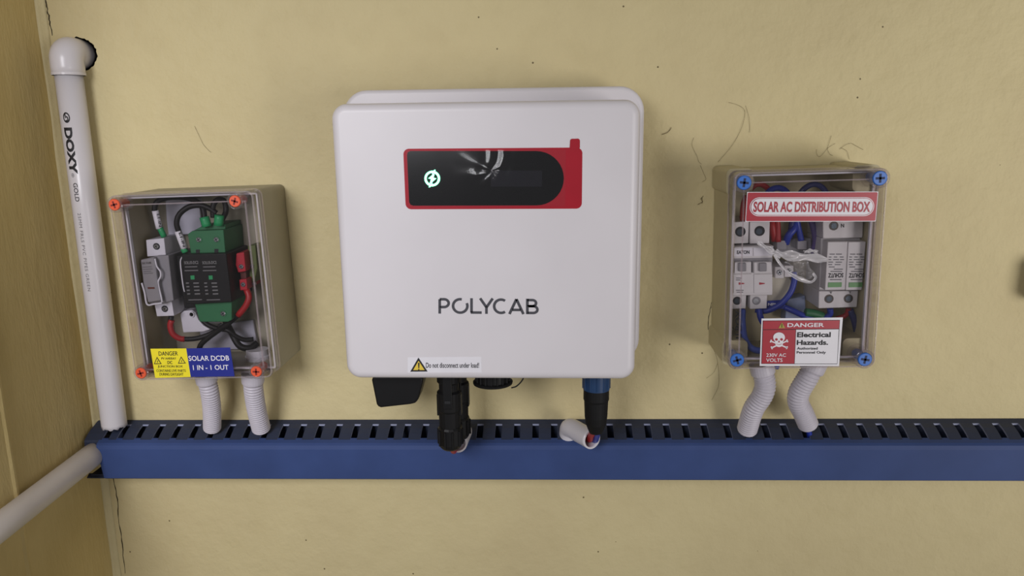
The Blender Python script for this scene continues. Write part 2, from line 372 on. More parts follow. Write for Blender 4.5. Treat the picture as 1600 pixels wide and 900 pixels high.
# fingers
xs = lambda px: P(px, 664, -.0075).x
seam = [xs(633.0), xs(1128.4)]; p1 = (xs(1104.4)-xs(633.0))/16; p1 = min(max(p1, .0180), .0205)
slots = []
a = xs(610.5)
k = 0
while k < 16: slots.append(a-k*p1); k += 1
nxt = slots[-1]-(seam[0]-a); slots.append(nxt)
slots += [seam[0]+k*p1 for k in range(17)]
slots += [seam[1]+k*p1 for k in range(24)]
slots = sorted(s for s in slots if TX0+.012 < s < TX1-.01)
SW = 0.0072
fp = [(-.0070, -.0021), (-.0150, -.0042), (-.0225, -.0075), (-.0300, -.0119), (-.0310, -.0140), (-.0310, -.0200), (-.0292, -.0200), (-.0292, -.0135), (-.0218, -.0094), (-.0145, -.0062), (-.0070, -.0042)]
edges = [TX0] + [e for s in slots for e in (s, s+SW)] + [TX1]
cache = {}
for i in range(0, len(edges)-1, 2):
    x0, x1 = edges[i], edges[i+1]
    if x1-x0 < .002: continue
    wd = round(x1-x0, 4)
    if wd not in cache:
        mbf = MB(); mbf.loft([[(x, y, dz+SL*x) for y, dz in fp] for x in (0, wd)])
        me = bpy.data.meshes.new('finger'); me.from_pydata(mbf.v, [], mbf.f); me.update(); me.materials.append(M_BLUE2); me.materials.append(M_CUT); cache[wd] = me
        for p_ in me.polygons:
            if abs(p_.normal.x) > .9: p_.material_index = 1
    o = bpy.data.objects.new('finger', cache[wd]); COL.objects.link(o); o.parent = root
    o.location = Vector((x0, 0, tz(x0))) - BASE[root]
# snapped finger tips at the open left end
mb = MB(); e0 = P(134, 701, -.034).x
trun(mb, e0, P(158, 700, -.034).x, [(-.0305, -.0150), (-.0340, -.0170), (-.0340, -.0225), (-.0325, -.0225), (-.0300, -.0170)]); obj('finger_tip', mb, M_BLUE2, root)
mb = MB(); trun(mb, P(137, 740, -.033).x, P(164, 740, -.033).x, [(-.0300, -.0520), (-.0350, -.0545), (-.0350, -.0560), (-.0300, -.0548)]); obj('edge_strip', mb, M_BLUE2, root)

# ================================================================== rigid white conduits
YP = -.0185; RP = .0133; ax = P(107, 120, YP); bx_ = P(179, 660, YP); xm = (ax.x+bx_.x)/2
zb = P(180, 673, YP-RP).z
root = thing('conduit_pipe', 'upright white plastic pipe with printed lettering and elbow in left corner', 'pipe', (xm, YP, zb))
mb = MB(); n = 40; loops = []
zt = P(107, 100, YP).z
for j, z in enumerate([zb, zb+.004, zb+.05, zb+.15, zb+.25, zt]):
    loops.append([(xm+RP*math.cos(2*math.pi*k/n), YP+RP*math.sin(2*math.pi*k/n), z+(random.uniform(-.0012, .0016) if j == 0 else 0)) for k in range(n)])
mb.loft(loops, False, True, True, True)
mb.loft([[((p[0]-xm)*.84+xm, (p[1]-YP)*.84+YP, p[2]) for p in loops[0]], loops[0]], False, False)
mb.loft([[((p[0]-xm)*.84+xm, (p[1]-YP)*.84+YP, p[2]) for p in l] for l in (loops[0], loops[2])], False, True)
obj('pipe', mb, M_PVC, root)
# elbow: lower socket, bend, then straight into the wall
zs = P(107, 118, YP).z; ze = P(103, 54, YP-.010).z - .0158
RE = .0158; path = [(xm, YP, zs), (xm, YP, zs+.008)]
zbnd = ze-.009
for k in range(9):
    a = math.radians(90*k/8); path.append((xm, YP+.009-.009*math.cos(a), zbnd+.009*math.sin(a)))
path += [(xm, -.006, ze), (xm, .02, ze)]
mb = MB().tube([Vector(p) for p in path], [RE*.985, RE]+[RE*(1+.02*math.sin(math.pi*k/8)) for k in range(9)]+[RE*.98, RE*.98], 36)
obj('elbow', mb, M_PVC, root)
mb = MB().disc_stack((xm, YP, zs), [(0, RP), (0, RE*1.01), (.0022, RE*1.015), (.0030, RE*.99)], 'z', 36, False, False, False); obj('socket_rim', mb, M_PVC, root)
def pipefn(py0, py1, ang, half):
    """text that runs down the pipe: u along the pipe downwards, v across (up = towards +angle)"""
    z0, z1 = P(120, py0, YP-RP).z, P(120, py1, YP-RP).z
    def fn(u, v):
        a = ang + (v-.5)*2*half; z = z0+(z1-z0)*u; r = RP+.00015
        return Vector((xm+r*math.sin(a), YP-r*math.cos(a), z))
    return fn
A0 = -.02
obj('print', text('DOXY', pipefn(199, 272, A0, .33), .05, cuts=5), M_INK, root)
mb = MB(); fn = pipefn(175, 192, A0+.02, .27)
mb = strokes([arc(.5, .5, .42, .42, 0, 360, 24), arc(.62, .52, .2, .16, -60, 200, 12), [(.2, .35), (.55, .35)]], fn, .15)
obj('print', mb, M_INK, root)
obj('print', text('GOLD', pipefn(286, 315, A0+.02, .17), .01, cuts=3), M_INK, root)
obj('print', strokes([arc(.5, .5, .45, .45, 0, 360, 14), arc(.5, .5, .12, .2, 0, 360, 8)], pipefn(270.5, 277, A0-.08, .11), .09), M_INK, root)
obj('print', text('25MM FRLS PVC PIPES GREEN', pipefn(333, 455, A0+.02, .12), .0, 0, 1.15, cuts=2), mat('faded_ink', '6a676c', .6), root)

# pipe lying along the return wall, running out of the trunking end towards the viewer
xp = XL+.0136; RP2 = .0130
d0 = RIGHT*(0-800)+DOWN*(823-450)+FWD*F; t0 = xp/d0.x; q0 = CAMLOC+d0*t0
d1 = RIGHT*(128-800)+DOWN*(724-450)+FWD*F; t1 = xp/d1.x; q1 = CAMLOC+d1*t1
sl = (q0.z-q1.z)/(q0.y-q1.y)
def lz(y): return q1.z+sl*(y-q1.y)
mb = MB(); n = 32
ys = [-.006, -.05, -.15, -.34]
mb.loft([[(xp+RP2*math.cos(2*math.pi*k/n), y, lz(y)+RP2*math.sin(2*math.pi*k/n)) for k in range(n)] for y in ys], True, True, True, True)
tag(obj('conduit_pipe', mb, M_PVC2), 'plain dusty white pipe leaving the trunking end along left wall', 'pipe')

# ================================================================== inverter
YI = -.130
ix0, ix1 = P(521, 300, -.122).x-.001, P(997, 300, -.122).x+.0005
il, ir = P(520, 170, -.12).x, P(998, 165, -.12).x
izt, izb = P(760, 159, -.121).z, P(760, 589, -.121).z
il = (P(520, 170, -.12).x+P(544, 570, -.12).x)/2; ir = (P(998, 170, -.12).x+P(992.5, 560, -.12).x)/2
root = thing('solar_inverter', 'white wall-mounted solar inverter with red-edged black display and green light', 'inverter', ((il+ir)/2, 0, izb))
def rbody(x0, x1, z0, z1, r, prof, n=8, cap0=True, cap1=True, mb=None, smooth=True):
    loops = []
    for y, ins in prof: loops.append([(a, y, b) for a, b in rrect(x0+ins, x1-ins, z0+ins, z1-ins, max(r-ins, .0005), n)])
    return (mb or MB()).loft(loops, cap0, cap1, True, smooth)
def roundprof(y0, yf, rad, k=6, ins0=0.0):
    """from y0 (wall side) to the rounded front edge at yf"""
    pr = [(y0, ins0), (yf+rad, 0.0)]
    for i in range(1, k+1):
        a = math.radians(90*i/k); pr.append((yf+rad*(1-math.sin(a)), rad*(1-math.cos(a))))
    return pr
mb = rbody(il, ir, izb, izt, .0135, roundprof(-.048, YI, .0075, 6, .001)); obj('front_cover', mb, M_INV, root)
bl = P(538, 170, -.042).x; br_ = P(1003, 300, -.042).x; bt = P(770, 138, -.042).z; bb = P(985, 563, -.042).z
mb = rbody(bl, br_, bb, bt, .024, roundprof(-.028, -.0485, .004, 4)); obj('back_housing', mb, M_INV, root)
mb = MB().box(il+.03, ir-.03, -.029, -.001, izb+.03, izt-.02); obj('mounting_bracket', mb, mat('galvanised_steel', '9a9a98', .45, .1, 100, metal=.8), root, .002)
# display film: red border, black window, lcd, tab, led
YD = YI-.0003
disp = obj('display_panel', qdecal([(630, 232.5), (910, 230.5), (909, 326), (634, 327)], YD, .0004, .005), M_REDST, root)
def pxshape(pix, Y, t=.0002): return slab(pix, lambda a, b: P(a, b, Y), t)
win = [(641, 236), (838, 236)] + [(838+43*math.sin(math.radians(a)), 278.5-42.5*math.cos(math.radians(a))) for a in range(10, 171, 10)] + [(838, 321), (646, 321.5), (641.5, 320), (639.3, 316), (636, 243), (637, 238)]
obj('display_window', pxshape(win, YD-.00015, .0002), M_PANEL, disp)
obj('lcd_screen', pxshape(rect(767, 266.5, 847, 291.5), YD-.0003, .0002), M_LCD, disp)
obj('pull_tab', qdecal([(891, 217), (906, 216.5), (906, 233), (890, 233)], YD-.0002, .0003, .0018), M_REDST, disp)
led = MB(); cxp, cyp = 675.3, 279.0; YL = YD-.0012
fnL = lambda a, b: P(cxp+a*12.2, cyp-b*12.2, YL)
def ringband(mb, r0, r1, fn, n=40):
    A = [fn(r0*math.cos(2*math.pi*k/n), r0*math.sin(2*math.pi*k/n)) for k in range(n)]; B = [fn(r1*math.cos(2*math.pi*k/n), r1*math.sin(2*math.pi*k/n)) for k in range(n)]
    t = Vector((0, .0006, 0)); mb.loft([A, B, [p+t for p in B], [p+t for p in A], A], False, False)
ringband(led, .72, 1.0, fnL)
BOLT = [(.34, .74), (-.52, .02), (-.16, -.06), (-.36, -.76), (.54, .02), (.16, .10)]
slab(BOLT, fnL, .0006, led)
slab([(.12, .95), (.36, .92), (.42, 1.12), (.30, 1.14)], fnL, .0006, led); slab([(-.12, -.95), (-.36, -.92), (-.46, -1.10), (-.32, -1.14)], fnL, .0006, led)
slab([(.0, .75), (.12, .75), (.12, .5), (.0, .5)], fnL, .0006, led); slab([(-.12, -.75), (.0, -.75), (.0, -.5), (-.12, -.5)], fnL, .0006, led)
tag(obj('indicator_light', led, M_LED, disp), 'glowing green ring with lightning bolt')
# crinkled protective film
fq = quadmap([(634, 235), (884, 234), (883, 322), (638, 323)], YD-.0019); nu, nv = 240, 90; vs = []
for j in range(nv+1):
    for i in range(nu+1):
        u, v = i/nu, j/nv; dx, dz = (u-.535)*2.9, (v-.62)
        rr = math.hypot(dx, dz)+.02; th = math.atan2(dz, dx)
        env = math.exp(-((u-.56)/.20)**2)
        h = -.0018*math.cos(math.pi*(v-.5))*env
        h += .00040*math.exp(-((u-.58)/.075)**2)*math.sin(u*72+2.2*math.sin(v*5))*(.4+.6*v)
        h += .00026*math.exp(-((u-.38)/.13)**2)*math.sin(u*48+5*v)*(1-v)
        h += .00035*math.exp(-rr*3.0)*math.sin(th*5+1.5*math.sin(th*2))
        p = fq(u, v); vs.append(p+Vector((0, h, 0)))
mb = MB().add(vs, [(j*(nu+1)+i, j*(nu+1)+i+1, (j+1)*(nu+1)+i+1, (j+1)*(nu+1)+i) for j in range(nv) for i in range(nu)], True)
obj('protective_film', mb, M_PFILM, disp)
# logo
fl_ = quadmap([(684, 465.5), (841.5, 467), (841.5, 491), (684, 490)], YI-.00025); asp = 157.5/25; wd = .165
def gl(x0, x1, lines): return [[(x0+(x1-x0)*a, b) for a, b in l] for l in lines]
lw = wd/2
LG = []
LG += gl(.006, .118, [[(.12, 0), (.12, 1-lw), ], [(.12, 1-lw), (.5, 1-lw)] + arc(.5, .67, .42, .25, 90, -90, 12) + [(.12, .42)]])
LG += gl(.143, .305, [arc(.5, .5, .44, .43, 72, 72+360-52, 36)[0:0] + arc(.5, .5, .44, .43, 78, 385, 36)])
LG += gl(.325, .437, [[(.1, 1), (.1, lw)], [(.03, lw), (1, lw)]])
LG += gl(.412, .557, [[(.07, 1), (.5, .42)], [(.93, 1), (.5, .42)], [(.5, .48), (.5, 0)]])
LG += gl(.553, .690, [arc(.56, .5, .5, .43, 55, 305, 30)])
LG += gl(.703, .860, [[(.06, 0), (.5, .97)], [(.94, 0), (.5, .97)], [(.22, .27), (.78, .27)]])
LG += gl(.877, 1.0, [[(.1, 0), (.1, 1)], [(.1, 1-lw), (.5, 1-lw)] + arc(.5, .72, .30, .2, 90, -90, 10) + [(.1, .52)], [(.1, .52), (.55, .52)] + arc(.58, .30, .33, .22, 90, -90, 10) + [(.1, lw)]])
obj('logo', strokes(LG, fl_, wd, None, asp), M_LOGO, root)
# white caution sticker
st = obj('warning_sticker', qdecal([(637, 558.5), (752, 557.5), (752.5, 582), (637, 582.5)], YI-.0002, .0002), M_WHITEP, root)
def warn_tri(parent, apex, bl2, br2, Y, inner, bolt=False, k=.62):
    mb = pxshape([apex, br2, bl2], Y, .0001); t = obj('warning_triangle', mb, M_INK, parent)
    cx = (apex[0]+bl2[0]+br2[0])/3; cy = (apex[1]+bl2[1]+br2[1])/3
    q = [(cx+(a-cx)*k, cy+(b-cy)*k) for a, b in (apex, br2, bl2)]
    mbi = pxshape(q, Y-.00012, .0001)
    par = parent if parent.parent and parent.parent.parent else parent
    obj('triangle_fill', mbi, inner, par)
    h = bl2[1]-apex[1]
    if bolt: s_ = [(cx+.10*h, cy-.28*h), (cx-.10*h, cy+.02*h), (cx-.01*h, cy+.02*h), (cx-.08*h, cy+.26*h), (cx+.12*h, cy-.04*h), (cx+.02*h, cy-.04*h)]
    else: s_ = [(cx-.055*h, cy-.30*h), (cx+.055*h, cy-.30*h), (cx+.03*h, cy+.10*h), (cx-.03*h, cy+.10*h)]
    mb = pxshape(s_, Y-.00024, .0001)
    if not bolt: pxs = [(cx-.045*h, cy+.15*h), (cx+.045*h, cy+.15*h), (cx+.045*h, cy+.24*h), (cx-.045*h, cy+.24*h)]; slab(pxs, lambda a, b: P(a, b, Y-.00024), .0001, mb)
    obj('warning_symbol', mb, M_INK, par)
warn_tri(st, (653.8, 558.8), (641, 580.8), (668.2, 580.6), YI-.0004, M_AMBER, False, .66)
obj('lettering', text('Do not disconnect under load!', quadmap(rect(665.5, 566.6, 748.5, 574.8), YI-.0004), .012), M_INK, st)
# dc switch knob under the casing
def zc(px, py, Y): return P(px, py, Y)
sw = obj('switch_knob', pprism([(586, 588), (655, 588), (661, 592), (660, 600), (653, 625), (649, 630.5), (640, 632.5), (595, 637.5), (590, 636), (588, 632), (580.5, 595), (581, 591)], -.098, -.070), M_BLACK, root, .002)
obj('switch_collar', MB().disc_stack(P(620, 590, -.085), [(-.004, .012), (.012, .013)], 'z', 32), M_BLACK2, root)
# communication port with cap and strap
pc = P(770, 590, -.088); zfl = P(770, 601, -.1).z
port = obj('communication_port', MB().disc_stack(Vector((pc.x, pc.y, zfl)), [(.0, .0165), (.034, .0165)], 'z', 32), M_BLACK, root)
for k in range(9):
    a = math.radians(180+20*k+10)
    c0 = Vector((pc.x+.0168*math.cos(a), pc.y+.0168*math.sin(a), izb))
    obj('grip_rib', MB().box(c0.x-.0008, c0.x+.0008, c0.y-.0008, c0.y+.0008, zfl, zfl+.018), M_BLACK2, port)
cap = obj('port_cap', MB().disc_stack(Vector((pc.x, pc.y, zfl+.0075)), [(-.0118, .014), (-.0110, .0165), (-.0100, .0195), (-.0082, .0198), (-.0072, .0185)], 'z', 36), M_BLACK2, root)
obj('cap_strap', wire([(799, 606, -.088), (806, 604, -.088), (813, 598, -.086), (818, 590, -.084), (816, 583, -.082)], .0007), M_BLACK, cap)

# ---- connectors plugged in below the inverter (things of their own)
def mc4(name, label, px, Y, pybot, s=1.0):
    """cylindrical locking solar connector hanging from the casing"""
    c = P(px, pybot, Y); zt_ = izb+.006; z0 = c.z
    r_ = thing(name, label, 'connector', (c.x, Y, z0), 'solar cable connectors')
    H = zt_-z0; cc = Vector((c.x, Y, z0))
    obj('cable_nut', MB().disc_stack(cc, [(0, .0085*s), (.002, .0105*s), (.006, .0122*s), (.022, .0122*s), (.024, .0112*s)], 'z', 16), M_BLACK, r_)
    for k in range(10):
        a = 2*math.pi*k/10; p = cc+Vector((math.cos(a)*.0121*s, math.sin(a)*.0121*s, 0))
        obj('grip_rib', MB().disc_stack(p, [(.005, .0012), (.021, .0012)], 'z', 6), M_BLACK2, r_)
    obj('barrel', MB().disc_stack(cc, [(.0235, .0108*s), (.040, .0110*s), (.042, .0120*s), (H*.66, .0122*s), (H*.68, .0100*s), (H*.76, .0100*s), (H*.78, .0118*s), (H, .0118*s)], 'z', 20), M_BLACK2, r_)
    for sx in (-1, 1):
        x = c.x+sx*.0108*s
        mb = MB().box(x-.0014, x+.0014, Y-.004, Y+.004, z0+.036, z0+H*.64); obj('locking_clip', mb, M_BLACK, r_, .0006)
    mb = MB().box(c.x-.0045, c.x+.0045, Y-.0128*s, Y-.010*s, z0+.046, z0+H*.95); obj('key_rib', mb, M_BLACK, r_, .0006)
    mb = MB().box(c.x-.0028, c.x+.0028, Y-.0132*s, Y-.012*s, z0+.052, z0+H*.6); obj('key_slot', mb, M_HOLE, r_)
    return r_
mc4('solar_connector', 'front black locking cable connector under the inverter', 704.5, -.092, 700)
mc4('solar_connector', 'rear black locking cable connector half hidden behind the front one', 718, -.064, 684, .92)
# ac plug
pc = P(931, 676, -.082)
r_ = thing('power_plug', 'black round power plug with blue locking ring under the inverter', 'plug', pc)
H = izb+.010-pc.z; zr = P(931, 614, -.094).z-pc.z
obj('plug_body', MB().disc_stack(pc, [(0, .0065), (.003, .0078), (.010, .0104), (.018, .0114), (.034, .0120), (.036, .0128), (H-.012, .0126)], 'z', 28), M_BLACK2, r_)
obj('locking_ring', MB().disc_stack(pc, [(zr, .0126), (zr, .0132), (zr+.022, .0134), (zr+.023, .0128), (zr+.034, .0126)], 'z', 28), mat('deep_blue_ring', '173a63', .45), r_)
for k in range(12):
    a = 2*math.pi*k/12; p = pc+Vector((math.cos(a)*.0131, math.sin(a)*.0131, 0))
    obj('grip_rib', MB().disc_stack(p, [(zr+.001, .0009), (zr+.020, .0009)], 'z', 6), M_BLUEW if False else mat('deep_blue_ring', '173a63', .45), r_)
# white pipe stubs that carry the cables down into the trunking
def stub(label, ring, Yr, back, Yb, r):
    a = P(*ring, Yr); b = P(*back, Yb)
    pts = smooth_path([a, a.lerp(b, .5), b, b+Vector((-.002, .006, -.008)), Vector((b.x-.003, b.y+.008, b.z-.03))], 6)
    mb = MB(); mb.tube(pts, r, 28, False); mb.tube(pts, r*.84, 28, False)
    t = (pts[1]-pts[0]).normalized(); u = t.orthogonal().normalized(); v = t.cross(u)
    R1 = [a+(u*math.cos(2*math.pi*k/28)+v*math.sin(2*math.pi*k/28))*r for k in range(28)]; R2 = [a+(u*math.cos(2*math.pi*k/28)+v*math.sin(2*math.pi*k/28))*r*.84 for k in range(28)]
    mb.loft([R1, R2], False, False)
    return tag(obj('pipe_stub', mb, M_PVC), label, 'pipe', 'short pipe stubs under the inverter')
stub('short white pipe stub below the power plug', (925, 686.5), -.060, (892, 669), -.028, .0105)
stub('short white pipe stub behind the solar cable connectors', (714, 692), -.056, (722, 674), -.024, .0110)
def cable(name, label, pix, r, m_, cat='cable', group=None): return tag(obj(name, wire(pix, r), m_), label, cat, group)
cable('cable', 'red wire entering the pipe stub below the power plug', [(928, 672, -.080), (924, 680, -.066), (920, 686, -.050), (905, 676, -.034)], .0036, M_REDW)
cable('cable', 'blue wire entering the pipe stub below the power plug', [(934, 674, -.080), (932, 684, -.066), (928, 688, -.050), (910, 678, -.034)], .0030, M_BLUEW)
cable('cable', 'red cable below the front black solar connector', [(706, 696, -.090), (708, 704, -.072), (711, 702, -.052), (719, 684, -.034)], .0032, M_REDW)

# ================================================================== the two clear-lidded enclosures
def enclosure(name, label, corners, ang, mbase, mscr, mrec, screws, sr, columns=False, YF=-.088, YB=-.066):
    pts = [P(a, b, YF+.001) for a, b in corners]; c = sum(pts, Vector())/4
    w_ = ((pts[1]-pts[0]).length+(pts[2]-pts[3]).length)/2; h_ = ((pts[3]-pts[0]).length+(pts[2]-pts[1]).length)/2
    ca, sa = math.cos(ang), math.sin(ang)
    def T(a, y, b): return Vector((c.x+a*ca-b*sa, y, c.z+a*sa+b*ca))
    r_ = thing(name, label, 'electrical box', (c.x, 0, c.z-h_/2))
    X, Z = w_/2, h_/2
    def loop(y, ins, rad, n=6): return [T(a, y, b) for a, b in rrect(-X+ins, X-ins, -Z+ins, Z-ins, max(rad-ins, .0006), n)]
    mb = MB()
    mb.loft([loop(-.0005, .001, .006), loop(YB, .0008, .006), loop(YB, .0040, .006), loop(-.0045, .0045, .006)], True, True)
    base = obj('base', mb, mbase, r_)
    # raised sealing lip
    mb = MB(); mb.loft([loop(YB+.001, .0042, .006), loop(YB-.0028, .0042, .006), loop(YB-.0028, .0058, .006), loop(YB+.001, .0058, .006), loop(YB+.001, .0042, .006)], False, False)
    obj('sealing_lip', mb, M_WHITET, base)
    if columns:
        for sx in (-1, 1):
            for sz in (-1, 1):
                cx_, cz_ = sx*(X-.011), sz*(Z-.011); mb = MB()
                q = rrect(cx_-.0125, cx_+.0125, cz_-.0125, cz_+.0125, .005, 5)
                mb.loft([[T(a, y, b) for a, b in q] for y in (-.0008, YB+.0002)]); obj('corner_column', mb, mbase, base)
    # clear lid, hollow
    mb = MB()
    mb.loft([loop(YB, .0004, .0075), loop(YF+.002, .0006, .0075), loop(YF+.0006, .0012, .0075), loop(YF, .0026, .0075)], False, True, True, False)
    mb.loft([loop(YB, .0028, .0075), loop(YF+.0024, .0030, .0075)], False, True)
    mb.loft([loop(YB, .0004, .0075), loop(YB, .0028, .0075)], False, False)
    lid = obj('clear_lid', mb, M_LID, r_)
    mb = MB()   # moulded rims of the lid: front edge, step line inside it
    mb.loft([loop(YF+.0008, .0005, .0075), loop(YF-.0003, .0012, .0075), loop(YF-.0003, .0022, .0075), loop(YF+.0008, .0022, .0075)], False, False)
    mb.loft([loop(YB-.0030, .0000, .0075), loop(YB-.0002, .0000, .0075), loop(YB-.0002, .0012, .0075), loop(YB-.0030, .0012, .0075)], False, False)
    mb.loft([loop(YF+.0030, .0100, .0085), loop(YF+.0030, .0112, .0085), loop(YF+.0050, .0112, .0085), loop(YF+.0050, .0100, .0085)], False, False)
    obj('lid_rim', mb, M_RIM, lid)
    for (a, b) in screws:
        p = P(a, b, YF-.0012)
        boss = MB(); boss.disc_stack(p, [(.0010, sr*1.42), (.0005, sr*1.30), (.0005, sr*1.06), (.020, sr*1.06)], 'y', 24, False, False, False); boss.disc_stack(p, [(.0010, sr*1.42), (.021, sr*1.5)], 'y', 24, False, False, False)
        obj('screw_boss', boss, M_BOSS, lid)
        s = MB().disc_stack(p, [(.021, sr*.75), (.004, sr*.75), (.003, sr*.98), (.0006, sr), (0, sr*.90)], 'y', 24)
        so = obj('screw', s, mscr, lid)
        rec = MB(); an = random.uniform(-.35, .35)
        for q in (an, an+math.pi/2):
            u = Vector((math.cos(q), 0, math.sin(q))); v = Vector((-math.sin(q), 0, math.cos(q))); f_ = p+Vector((0, -.0001, 0))
            A = [f_+u*(sr*.62*i)+v*(sr*.16*j) for i, j in ((-1, -1), (1, -1), (1, 1), (-1, 1))]
            rec.loft([A, [k+Vector((0, .0008, 0)) for k in A]])
        rc = obj('screw_cross_recess', rec, mrec, lid)
    return r_, lid, T, X, Z
dc, dlid, DT, DX, DZ = enclosure('junction_box', 'grey clear-lidded electrical box with orange screws, yellow and blue stickers', [(168.5, 303), (396, 298), (428.5, 590), (211, 595)], .026, M_BASE, M_ORANGE, M_ORANGE_D, [(178, 320), (366.5, 314.5), (219.5, 583.5), (400, 581)], .0056)
ac, alid, AT, AX, AZ = enclosure('distribution_box', 'beige clear-lidded electrical box with blue screws and red stickers', [(1146, 268), (1389, 262), (1367, 577), (1138, 575)], .020, M_BASE2, M_SBLUE, M_SBLUE_D, [(1163, 285.5), (1375.5, 278.5), (1152, 563), (1352, 562)], .0066, True)
YS = -.0888
# ---- stickers on the grey box
st = obj('danger_sticker', qdecal([(235, 545), (291, 544.5), (298, 589), (242.5, 590.5)], YS, .0003), M_YELLOW, dc)
YT = YS-.0003
def tx(par, s, x0, y0, x1, y1, m_, bold=.0, lean=0.0, dy=0.0, Y=YT, spacing=1.0, shear=0.0):
    """lean: horizontal px shift of the bottom, dy: px rise of the right end"""
    return obj('lettering', text(s, quadmap([(x0, y0), (x1, y0-dy), (x1+lean, y1-dy), (x0+lean, y1)], Y), bold, shear, spacing), m_, par)
tx(st, 'DANGER', 247.4, 549.2, 277.4, 555.8, M_INK, .005, .6, .3); tx(st, 'PV AARRAY', 252, 558.4, 275, 561.8, M_INK, .005, .3)
tx(st, 'DC', 261.4, 564, 269, 568.8, M_INK, .02, .3); tx(st, 'JUNCTION BOX', 246.3, 570.8, 285.3, 575.3, M_INK, .005, .4)
tx(st, 'CONTAINS LIVE PARTS', 244.2, 577.3, 290, 581.2, M_INK, .005, .3); tx(st, 'DURING DAYLIGHT', 249, 582.7, 286.4, 586.9, M_INK, .005, .3)
warn_tri(st, (245.2, 557.6), (240.4, 569), (252.4, 568.8), YT, M_YELLOW, True, .70); warn_tri(st, (282.8, 557), (278, 568.2), (290.3, 567.8), YT, M_YELLOW, True, .70)
st = obj('title_sticker', qdecal([(291, 544.5), (359.5, 543), (366.5, 588), (298, 589)], YS, .0003), M_NAVY, dc)
tx(st, 'SOLAR DCDB', 294.2, 556, 357.5, 564, M_WHITEP, .012, .9, .6); tx(st, '1 IN - 1 OUT', 301, 570.6, 356.5, 578.3, M_WHITEP, .012, .9, .6)
# ---- stickers on the beige box
st = obj('title_sticker', qdecal([(1167.5, 300), (1372.5, 299.3), (1368.3, 346), (1164.5, 346.5)], YS, .0003), M_WHITEP, ac)
obj('sticker_field', qdecal([(1168.6, 301), (1371.4, 300.4), (1367.6, 345), (1165.7, 345.6)], YT, .0002, .001), M_CRIM, st)
obj('sticker_pill', qdecal([(1172.2, 308.4), (1367, 308.1), (1365, 337.7), (1170.6, 337.9)], YT-.0003, .0002, .02), M_WHITEP, st)
obj('sticker_line', qdecal([(1173.6, 309.6), (1365.8, 309.3), (1363.8, 336.5), (1172, 336.7)], YT-.0006, .0002, .02), M_CRIM, st)
obj('sticker_pill', qdecal([(1174.6, 310.4), (1364.9, 310.1), (1362.9, 335.7), (1173.0, 335.9)], YT-.0009, .0002, .02), M_WHITEP, st)
tx(st, 'SOLAR AC DISTRIBUTION BOX', 1178, 315, 1360.5, 331.6, M_CRIM, .03, -1.2, .1, YT-.0012)
st = obj('danger_sticker', qdecal([(1190, 497.8), (1317, 496), (1311, 572), (1187, 571.8)], YS, .0003), M_WHITEP, ac)
obj('sticker_border', qdecal([(1192, 501), (1312.5, 500), (1308.3, 569), (1189.6, 568.6)], YT, .0002), M_INK, st)
obj('sticker_header', qdecal([(1192.7, 501.6), (1312, 500.6), (1310.9, 513.6), (1192.2, 514.6)], YT-.0002, .0002), M_CRIM, st)
obj('sticker_field', qdecal([(1192.2, 515.6), (1243.3, 515.2), (1241, 568.1), (1190.2, 568)], YT-.0002, .0002), M_CRIM, st)
obj('sticker_field', qdecal([(1244, 515.2), (1310.6, 514.6), (1307.8, 568.2), (1241.7, 568.1)], YT-.0002, .0002), M_WHITEP, st)
Y3 = YT-.0005
tx(st, 'DANGER', 1230.5, 504.8, 1287.8, 511.2, M_WHITEP, .02, -.3, .3, Y3); tx(st, 'Electrical', 1245.8, 519.2, 1298.3, 527.2, M_INK, .03, -.4, .3, Y3)
tx(st, 'Hazards.', 1245.3, 531.4, 1294.3, 539.2, M_INK, .03, -.4, .2, Y3); tx(st, 'Authorized', 1245.4, 542.4, 1277.8, 546.4, M_INK, .02, -.2, 0, Y3)
tx(st, 'Personnel Only', 1245, 548.6, 1290.6, 553.8, M_INK, .02, -.2, 0, Y3); tx(st, '230V AC', 1197.5, 552.2, 1228.2, 557.5, M_WHITEP, .01, -.2, 0, Y3); tx(st, 'VOLTS', 1197.2, 560, 1222.8, 565.5, M_WHITEP, .01, -.2, 0, Y3)
obj('warning_triangle', pxshape([(1221.7, 504), (1226.8, 512.6), (1216.4, 512.8)], Y3, .0001), M_OLIVE, st)
obj('warning_symbol', pxshape([(1221.2, 506.4), (1222.4, 506.4), (1222.1, 511.8), (1221.4, 511.8)], Y3-.0002, .0001), M_INK, st)
mb = MB(); fnp = lambda a, b: P(a, b, Y3)
for a, b in (((1204.5, 533), (1229.5, 543.2)), ((1230, 532.6), (1205.8, 543.4))):
    dx, dy = b[0]-a[0], b[1]-a[1]; d = math.hypot(dx, dy); nx, ny = -dy/d*1.0, dx/d*1.0
    slab([(a[0]+nx, a[1]+ny), (b[0]+nx, b[1]+ny), (b[0]-nx, b[1]-ny), (a[0]-nx, a[1]-ny)], fnp, .0001, mb)
    for e in (a, b):
        for s in (-1, 1): slab([(e[0]+nx*s*1.1+1.3*math.cos(q), e[1]+ny*s*1.1+1.3*math.sin(q)) for q in [2*math.pi*k/10 for k in range(10)]], fnp, .0001, mb)
obj('crossbones', mb, M_WHITEP, st)
sk = [(1217.3+9.2*math.cos(math.radians(a)), 527.2-7.8*math.sin(math.radians(a))) for a in range(-30, 211, 12)]+[(1211, 533.5), (1211.6, 538.5), (1214, 541.6), (1217.3, 542.4), (1220.6, 541.6), (1223, 538.5), (1223.6, 533.5)]
obj('skull', slab(sk, lambda a, b: P(a, b, Y3-.0002), .0001), M_WHITEP, st)
mb = MB(); fnp = lambda a, b: P(a, b, Y3-.0004)
